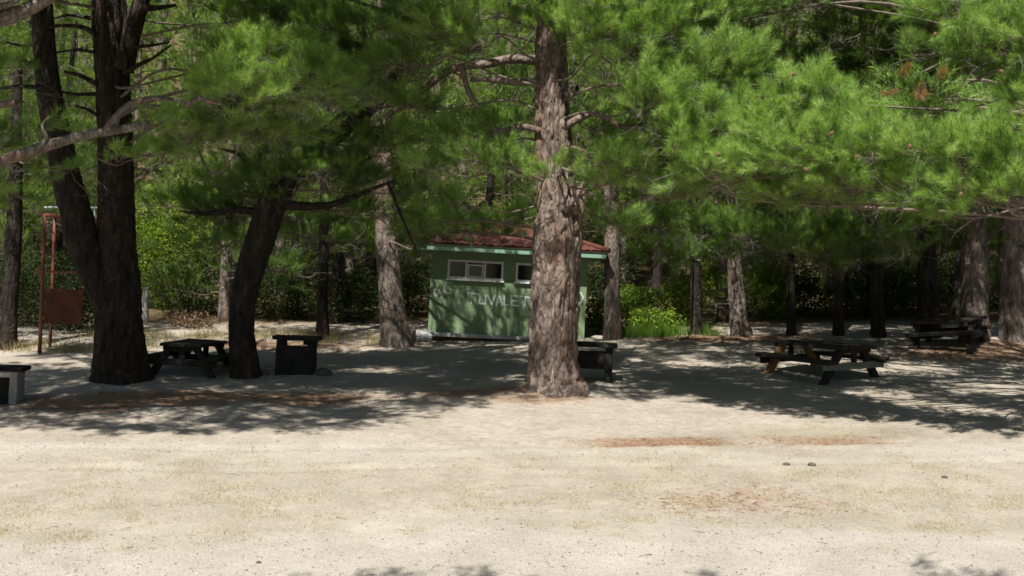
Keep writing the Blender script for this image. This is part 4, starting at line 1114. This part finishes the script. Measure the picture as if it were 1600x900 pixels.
for (xa, xb, tilt) in ((wx0, wx1, True), (vx0, vx1, False)):
    fr = MB(); t_ = .065; y_ = .03
    zc = (wz0 + wz1) / 2; hh = wz1 - wz0
    for x in (xa + t_ / 2, xb - t_ / 2): fr.box((x, y_, zc), (t_, .12, hh))
    for z in (wz0 + t_ / 2, wz1 - t_ / 2): fr.box(((xa + xb) / 2, y_, z), (xb - xa - 2 * t_, .116, t_))
    p3 = (xb - xa) / 3
    for k in (1, 2): fr.box((xa + p3 * k, y_, zc), (t_ * .9, .112, hh - 2 * t_))
    f = fr.build('window', M['white_frame'], hut, bevel=.004)
    for k in range(3):
        pn = MB()
        if tilt and k == 1:
            pn.box((xa + p3 * (k + .5), -.0, zc - .02), (p3 - t_ - .06, .008, hh - 2 * t_ - .1), Matrix.Rotation(R(14), 3, 'X'))
            pn.build('pane', M['glass_dusty'], f)
            sh = MB()
            a14 = Matrix.Rotation(R(14), 3, 'X'); c0 = np.array([xa + p3 * (k + .5), 0, zc - .02]); hs, ws = hh / 2 - t_ - .05, (p3 - t_ - .06) / 2
            for off_, sz in (((0, 0, hs), (2 * ws + .04, .03, .04)), ((0, 0, -hs), (2 * ws + .04, .03, .04)), ((ws, 0, 0), (.04, .03, 2 * hs - .036)), ((-ws, 0, 0), (.04, .03, 2 * hs - .036))):
                sh.box(c0 + np.array(a14 @ Vector(off_)), sz, a14)
            sh.build('tilted_sash', M['white_frame'], f)
            back = MB(); back.box((xa + p3 * (k + .5), .1, zc), (p3 - t_, .006, hh - 2 * t_)); back.build('pane', M['glass'], f)
        else:
            pn.box((xa + p3 * (k + .5), .06, zc), (p3 - t_, .008, hh - 2 * t_)); pn.build('pane', M['glass'], f)
    sil = MB(); sil.box(((xa + xb) / 2, -.035, wz0 - .022), (xb - xa + .06, .10, .04)); sil.build('sill', M['white_frame'], f)
# lettering, each stroke a thin ribbon of paint standing 4 mm proud
STROKES = [[(676, 447), (681, 466), (686, 452), (690, 467), (694, 446)],
           [(706, 442), (698, 441), (694, 447), (694, 455), (699, 458), (707, 458)],
           [(731, 457), (748, 460)], [(736, 458), (736, 474)],
           [(750, 461), (749, 474), (758, 475), (759, 461)], [(762, 461), (768, 476), (774, 461)],
           [(775, 477), (780, 462), (785, 477)], [(777, 472), (783, 472)], [(788, 462), (788, 476), (795, 477)],
           [(810, 463), (799, 462), (799, 477), (811, 478)], [(799, 470), (808, 470)], [(813, 463), (828, 465)], [(821, 464), (820, 479)],
           [(901, 460), (907, 457), (911, 464), (908, 473), (902, 474), (899, 467), (901, 460)]]
for grp in ((0,), (1,), (2, 3), (4,), (5,), (6, 7), (8,), (9, 10), (11, 12), (13,)):
    lt = MB()
    for gi in grp:
        pz = [hp(*p_) for p_ in STROKES[gi]]
        for (x0, z0), (x1, z1) in zip(pz[:-1], pz[1:]):
            L2 = math.hypot(x1 - x0, z1 - z0)
            lt.box(((x0 + x1) / 2, -.004, (z0 + z1) / 2), (L2 + .02, .004 + .0012 * RNG.random(), .042), Matrix.Rotation(-math.atan2(z1 - z0, x1 - x0), 3, 'Y'))
    lt.build('letter', M['chalk'], hut)
# eave boards and hipped tile roof
OV = .48
fa = MB()
fz = Hh + .03; fh = .19
fa.box((W_ / 2, -OV, fz), (W_ + 2 * OV, .05, fh)); fa.box((W_ / 2, Dp + OV, fz), (W_ + 2 * OV, .05, fh))
fa.box((-OV + .02, Dp / 2, fz), (.044, Dp + 2 * OV - .06, fh - .004)); fa.box((W_ + OV - .02, Dp / 2, fz), (.044, Dp + 2 * OV - .06, fh - .004))
fa.box((W_ / 2, Dp / 2, fz - fh / 2 + .035), (W_ + 2 * OV - .1, Dp + 2 * OV - .1, .03))
fa.build('fascia', M['green_trim'], hut, bevel=.006)
rf = MB(); E = OV + .08
rise = .72; half = Dp / 2 + E
zr = fz + fh / 2 + .02
def tile_face(o3, du, dv, ulen, vlen, cut0, cut1):
    """one slope of pantiles: rows of rounded ridges, clipped along the hips"""
    n_ = np.cross(du, dv); n_ = n_ / np.linalg.norm(n_)
    nu = int(ulen / .045); nv = int(vlen / .07) + 1
    v = np.linspace(0, vlen, nv)
    Vv = np.zeros((nv, nu, 3)); 
    for i, vv in enumerate(v):
        a = cut0 * vv; b__ = ulen - cut1 * vv
        u = np.linspace(a, max(b__, a + .01), nu)
        wave = .035 * np.abs(np.sin(u / .22 * math.pi)) + .03 * ((vv / .36) % 1.0) * -1 + .02 * (fbm(u * 2, vv * 2 + 0 * u, 0, 7, 2) - .5)
        Vv[i] = o3 + u[:, None] * du + vv * dv + wave[:, None] * n_
    id_ = np.arange(nv * nu).reshape(nv, nu)
    q_ = np.stack([id_[:-1, :-1], id_[:-1, 1:], id_[1:, 1:], id_[1:, :-1]], -1).reshape(-1, 4)
    rf.indexed(Vv.reshape(-1, 3), None, q_)
sl_len = math.hypot(half, rise); cs, sn = half / sl_len, rise / sl_len
cut = half / sl_len
WL = W_ + 2 * E; DL = Dp + 2 * E
tile_face(np.array([-E, -E, zr]), np.array([1., 0, 0]), np.array([0, cs, sn]), WL, sl_len, cut, cut)
tile_face(np.array([W_ + E, Dp + E, zr]), np.array([-1., 0, 0]), np.array([0, -cs, sn]), WL, sl_len, cut, cut)
tile_face(np.array([W_ + E, -E, zr]), np.array([0, 1., 0]), np.array([-cs, 0, sn]), DL, sl_len, cut, cut)
tile_face(np.array([-E, Dp + E, zr]), np.array([0, -1., 0]), np.array([cs, 0, sn]), DL, sl_len, cut, cut)
rf.box((W_ / 2, Dp / 2, zr - .02), (WL - .03, DL - .03, .03))
rf.build('roof', M['roof'], hut)
rc = MB()
for a_, b_ in (((half - E, Dp / 2), (W_ + E - half, Dp / 2)),):
    rc.tube(spline([[a_[0], a_[1], zr + rise + .03], [b_[0], b_[1], zr + rise + .03]], 8), .09, 8)
for (x, y, xr) in ((-E, -E, half - E), (-E, Dp + E, half - E), (W_ + E, -E, W_ + E - half), (W_ + E, Dp + E, W_ + E - half)):
    rc.tube(spline([[x, y, zr + .03], [xr, Dp / 2, zr + rise + .03]], 10), .08, 8)
rc.build('ridge_tiles', M['roof'], hut, True)

# ------------------------------------------------------------------ picnic tables
def placed_mat(b_, yaw, sc_=1.0, tilt=.2):
    e = .6
    nx_ = np.array([e * 2, 0, float(gz(b_[0] + e, b_[1]) - gz(b_[0] - e, b_[1]))]); ny_ = np.array([0, e * 2, float(gz(b_[0], b_[1] + e) - gz(b_[0], b_[1] - e))])
    ny_[2] *= tilt; z = unit(np.cross(nx_, ny_)); x = np.array([math.cos(yaw), math.sin(yaw), 0]); x = unit(x - z * (x @ z)); y = np.cross(z, x)
    return Matrix(((x[0] * sc_, y[0] * sc_, z[0] * sc_, b_[0]), (x[1] * sc_, y[1] * sc_, z[1] * sc_, b_[1]), (x[2] * sc_, y[2] * sc_, z[2] * sc_, b_[2]), (0, 0, 0, 1)))

def picnic_table(b_, yaw, label, length=2.3, topw=1.05, span=1.85, sc_=1.0, end_mat=None, beam_mat=None, seed=0, tilt=.15):
    rng = np.random.default_rng(seed)
    t = thing('picnic_table', b_, label, 'picnic table', 'rustic timber picnic tables', placed_mat(b_, yaw, sc_, tilt))
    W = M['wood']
    m_ = MB(); n = 5; pw = topw / n
    for k in range(n):
        m_.box((rng.normal() * .02, -topw / 2 + pw * (k + .5), .74 + rng.normal() * .004), (length + rng.normal() * .03, pw - .014, .075), Matrix.Rotation(rng.normal() * .006, 3, 'Z'))
    m_.build('tabletop', W, t, bevel=.01, rough=.02)
    for s in (-1, 1):
        m_ = MB()
        for k in (0, 1):
            m_.box((rng.normal() * .02, s * (span / 2 - .09 - .17 * k), .43 + rng.normal() * .004), (length + .02, .16, .095))
        m_.build('bench', W, t, bevel=.014, rough=.02)
    for ex in (-1, 1):
        x = ex * length * .39
        for s in (-1, 1):
            m_ = MB()
            top = np.array([x, s * topw * .30, .70]); bot = np.array([x, s * span * .45, -.16])
            d = bot - top; L2 = np.linalg.norm(d); an = math.atan2(d[1], -d[2])
            m_.box((top + bot) / 2, (.13, .17, L2), Matrix.Rotation(an, 3, 'X'))
            m_.build('leg', end_mat if (end_mat and ex < 0) else W, t, bevel=.012, rough=.015)
        m_ = MB(); m_.box((x + ex * .09, 0, .315), (.07, span - .12, .16)); bm_ = m_.build('cross_beam', beam_mat if (beam_mat and ex > 0) else W, t, bevel=.01, rough=.015)
        m_ = MB(); m_.box((x + ex * .09, 0, .655), (.068, topw - .1, .09)); m_.build('top_bearer', W, t, bevel=.01)
        m_ = MB(); m_.box((x + ex * .09, 0, .50), (.065, .14, .205)); m_.build('brace', W, t, bevel=.008)
    return t
picnic_table(G(297, 583) + np.array([0, .3, 0]), R(87), 'dark picnic table seen end-on between the forked pine and the curved pine', seed=1)
picnic_table(G(1283, 586), R(-57), 'splayed dark picnic table with a pale end beam near the middle of the shade', 2.3, 1.15, 2.1, 1.06, M['wood_orange'], M['wood_pale'], 2, .5)
picnic_table(G(1484, 541), R(-35), 'farthest dark picnic table in front of the shaded pines by the needle bank', 1.9, .95, 1.75, 1.0, None, None, 3)

# ------------------------------------------------------------------ barbecues
def barbecue(b_, yaw, label, wid, hgt, dep, wall_mat, top_mat, panel_to=0.0, seed=0, slot=.13):
    """masonry barbecue: two side walls, hearth box, open slot and a thick slab on top"""
    rng = np.random.default_rng(seed)
    m3 = Matrix.Rotation(yaw, 4, 'Z'); m3.translation = Vector(b_)
    t = thing('barbecue', b_, label, 'barbecue', 'masonry barbecues', m3)
    th_ = .17
    for s in (-1, 1):
        m_ = MB(); m_.box((s * (wid / 2 - th_ / 2), 0, hgt / 2 - .15), (th_, dep, hgt + .3)); m_.build('side_wall', wall_mat, t, bevel=.015, rough=.03)
    m_ = MB(); zt = hgt - slot
    m_.box((0, -dep / 2 + .06, (panel_to + zt) / 2 - (.1 if panel_to == 0 else 0)), (wid - 2 * th_ + .004, .10, zt - panel_to + (.2 if panel_to == 0 else 0)))
    m_.build('front_panel', M['concrete_dark'], t, bevel=.01, rough=.02)
    m_ = MB(); m_.box((0, .05, panel_to + .35 if panel_to else .42), (wid - 2 * th_ + .004, dep - .16, .08)); m_.build('hearth', M['concrete_dark'], t)
    m_ = MB(); m_.box((0, 0, hgt + .051), (wid + .2, dep + .16, .10)); m_.build('top_slab', top_mat, t, bevel=.02, rough=.035)
    return t
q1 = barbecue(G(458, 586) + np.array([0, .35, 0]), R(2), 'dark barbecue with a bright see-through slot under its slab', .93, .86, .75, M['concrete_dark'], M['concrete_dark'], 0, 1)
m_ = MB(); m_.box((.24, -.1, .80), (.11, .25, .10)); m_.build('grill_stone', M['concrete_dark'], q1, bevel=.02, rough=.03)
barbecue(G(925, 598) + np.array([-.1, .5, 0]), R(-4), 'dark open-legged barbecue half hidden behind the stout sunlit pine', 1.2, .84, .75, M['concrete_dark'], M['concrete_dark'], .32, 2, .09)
barbecue(G(-5, 634) + np.array([-.12, .45, 0]), R(10), 'barbecue with white side and thick dark slab, cut by the left edge', .85, .74, .8, M['concrete_white'], M['concrete_dark'], 0, 3)

# ------------------------------------------------------------------ stones
def rock(name, px, py, w_, h_, mat, label, cat, seed, group=None):
    b_ = G(px, py); s = depth(b_) / F_PX
    bm = bmesh.new(); bmesh.ops.create_icosphere(bm, subdivisions=3, radius=1)
    co = np.array([v.co[:] for v in bm.verts])
    n = 1 + .7 * (fbm(co[:, 0] * 1.4 + seed, co[:, 1] * 1.4, co[:, 2] * 1.4, seed, 3) - .5)
    for v, k, c0 in zip(bm.verts, n, co):
        v.co = Vector(np.array(c0) * k * np.array([w_ / 2 * s, w_ / 2 * s * .8, h_ * s * .6]))
    me = bpy.data.meshes.new(name); bm.to_mesh(me); bm.free(); me.materials.append(mat)
    for p_ in me.polygons: p_.use_smooth = (p_.index % 3 != 0)
    o_ = link(name, me); o_.location = (b_[0], b_[1], b_[2] + h_ * s * .3)
    return tag(o_, label, cat, group)
rock('boulder', 660, 533, 34, 20, M['stone_pale'], 'pale grey boulder at the near corner of the green hut', 'rock', 1)
rock('boulder', 506, 587, 26, 13, M['stone_dark'], 'dark low rock lying beside the slotted barbecue', 'rock', 2)
rock('boulder', 412, 586, 18, 9, M['stone_dark'], 'small dark rock at the foot of the curved pine', 'rock', 3)
rock('boulder', 828, 596, 18, 16, M['stone_dark'], 'dark rock tucked against the foot of the stout sunlit pine', 'rock', 9)
rock('stone', 1229, 727, 11, 5, M['stone_dark'], 'small dark stone on the dry turf, first of a close pair', 'stone', 4)
rock('stone', 1268, 728, 13, 6, M['stone_dark'], 'slightly bigger dark stone of the close pair on dry turf', 'stone', 5)
rock('stone', 1476, 747, 10, 5, M['stone_dark'], 'lone dark stone on bare ground toward the right edge', 'stone', 6)
rock('stone', 404, 881, 9, 5, M['stone_dark'], 'dark brown stone on near pale gravel', 'stone', 7)

# ------------------------------------------------------------------ rusty climbing frame, pole stump
fb = G(64, 553); fd = depth(fb)
fr = thing('climbing_frame', fb, 'rusty red steel climbing frame with a dull red board behind the forked pine', 'climbing frame')
def fpt(px, py, dd=0): return P(px, py, fd + dd) - fb
def bar(name, a, b_, r_, mat):
    m_ = MB(); m_.tube(spline([a, b_], 6), r_, 8); return m_.build(name, mat, fr, True)
def post(px_b, py_b, px_t, py_t, dd, r_=.055):
    a = fpt(px_b, py_b, dd); g_ = float(gz(*(a + fb)[:2])) - fb[2]
    a[2] = g_ - .1
    bar('post', a, fpt(px_t, py_t, dd), r_, M['rust'])
post(62, 552, 70, 334, 0); post(78, 546, 86, 336, 1.3, .05); post(158, 552, 166, 338, 0, .05); post(172, 547, 180, 340, 1.3, .05)
bar('rail', fpt(66, 336), fpt(168, 341), .05, M['rust']); bar('rail', fpt(82, 338, 1.3), fpt(182, 343, 1.3), .05, M['rust'])
bar('rail', fpt(70, 336), fpt(86, 338, 1.3), .045, M['rust']); bar('rail', fpt(58, 424), fpt(165, 427), .035, M['rust'])
bar('guard_rail', fpt(70, 324, .6), fpt(178, 325, .6), .03, M['grey_steel'])
for px in (132, 148, 165): bar('guard_post', fpt(px, 342, .6), fpt(px, 324, .6), .022, M['grey_steel'])
m_ = MB(); a = fpt(100, 479, .4); m_.box(a, (1.05, .06, .98)); m_.build('board', M['rust_dark'], fr, bevel=.01)
sb = G(225, 515); sd_ = depth(sb) + 2
pb = P(226, 515, sd_); pb[2] = float(gz(pb[0], pb[1])) - .05
m_ = MB(); trunk_geo(m_, np.array([pb, P(226, 490, sd_), P(227, 465, sd_), P(229, 449, sd_)]), [.14, .125, .11, .08], 61, 20, .06, .2, .02)
st_o = thing('tree_stump', pb, 'pale barkless tree stump standing between the forked pine and dark shrubs', 'tree stump')
m_.build('trunk', M['stump'], st_o, True, pb)

print('done', time.time() - T0)
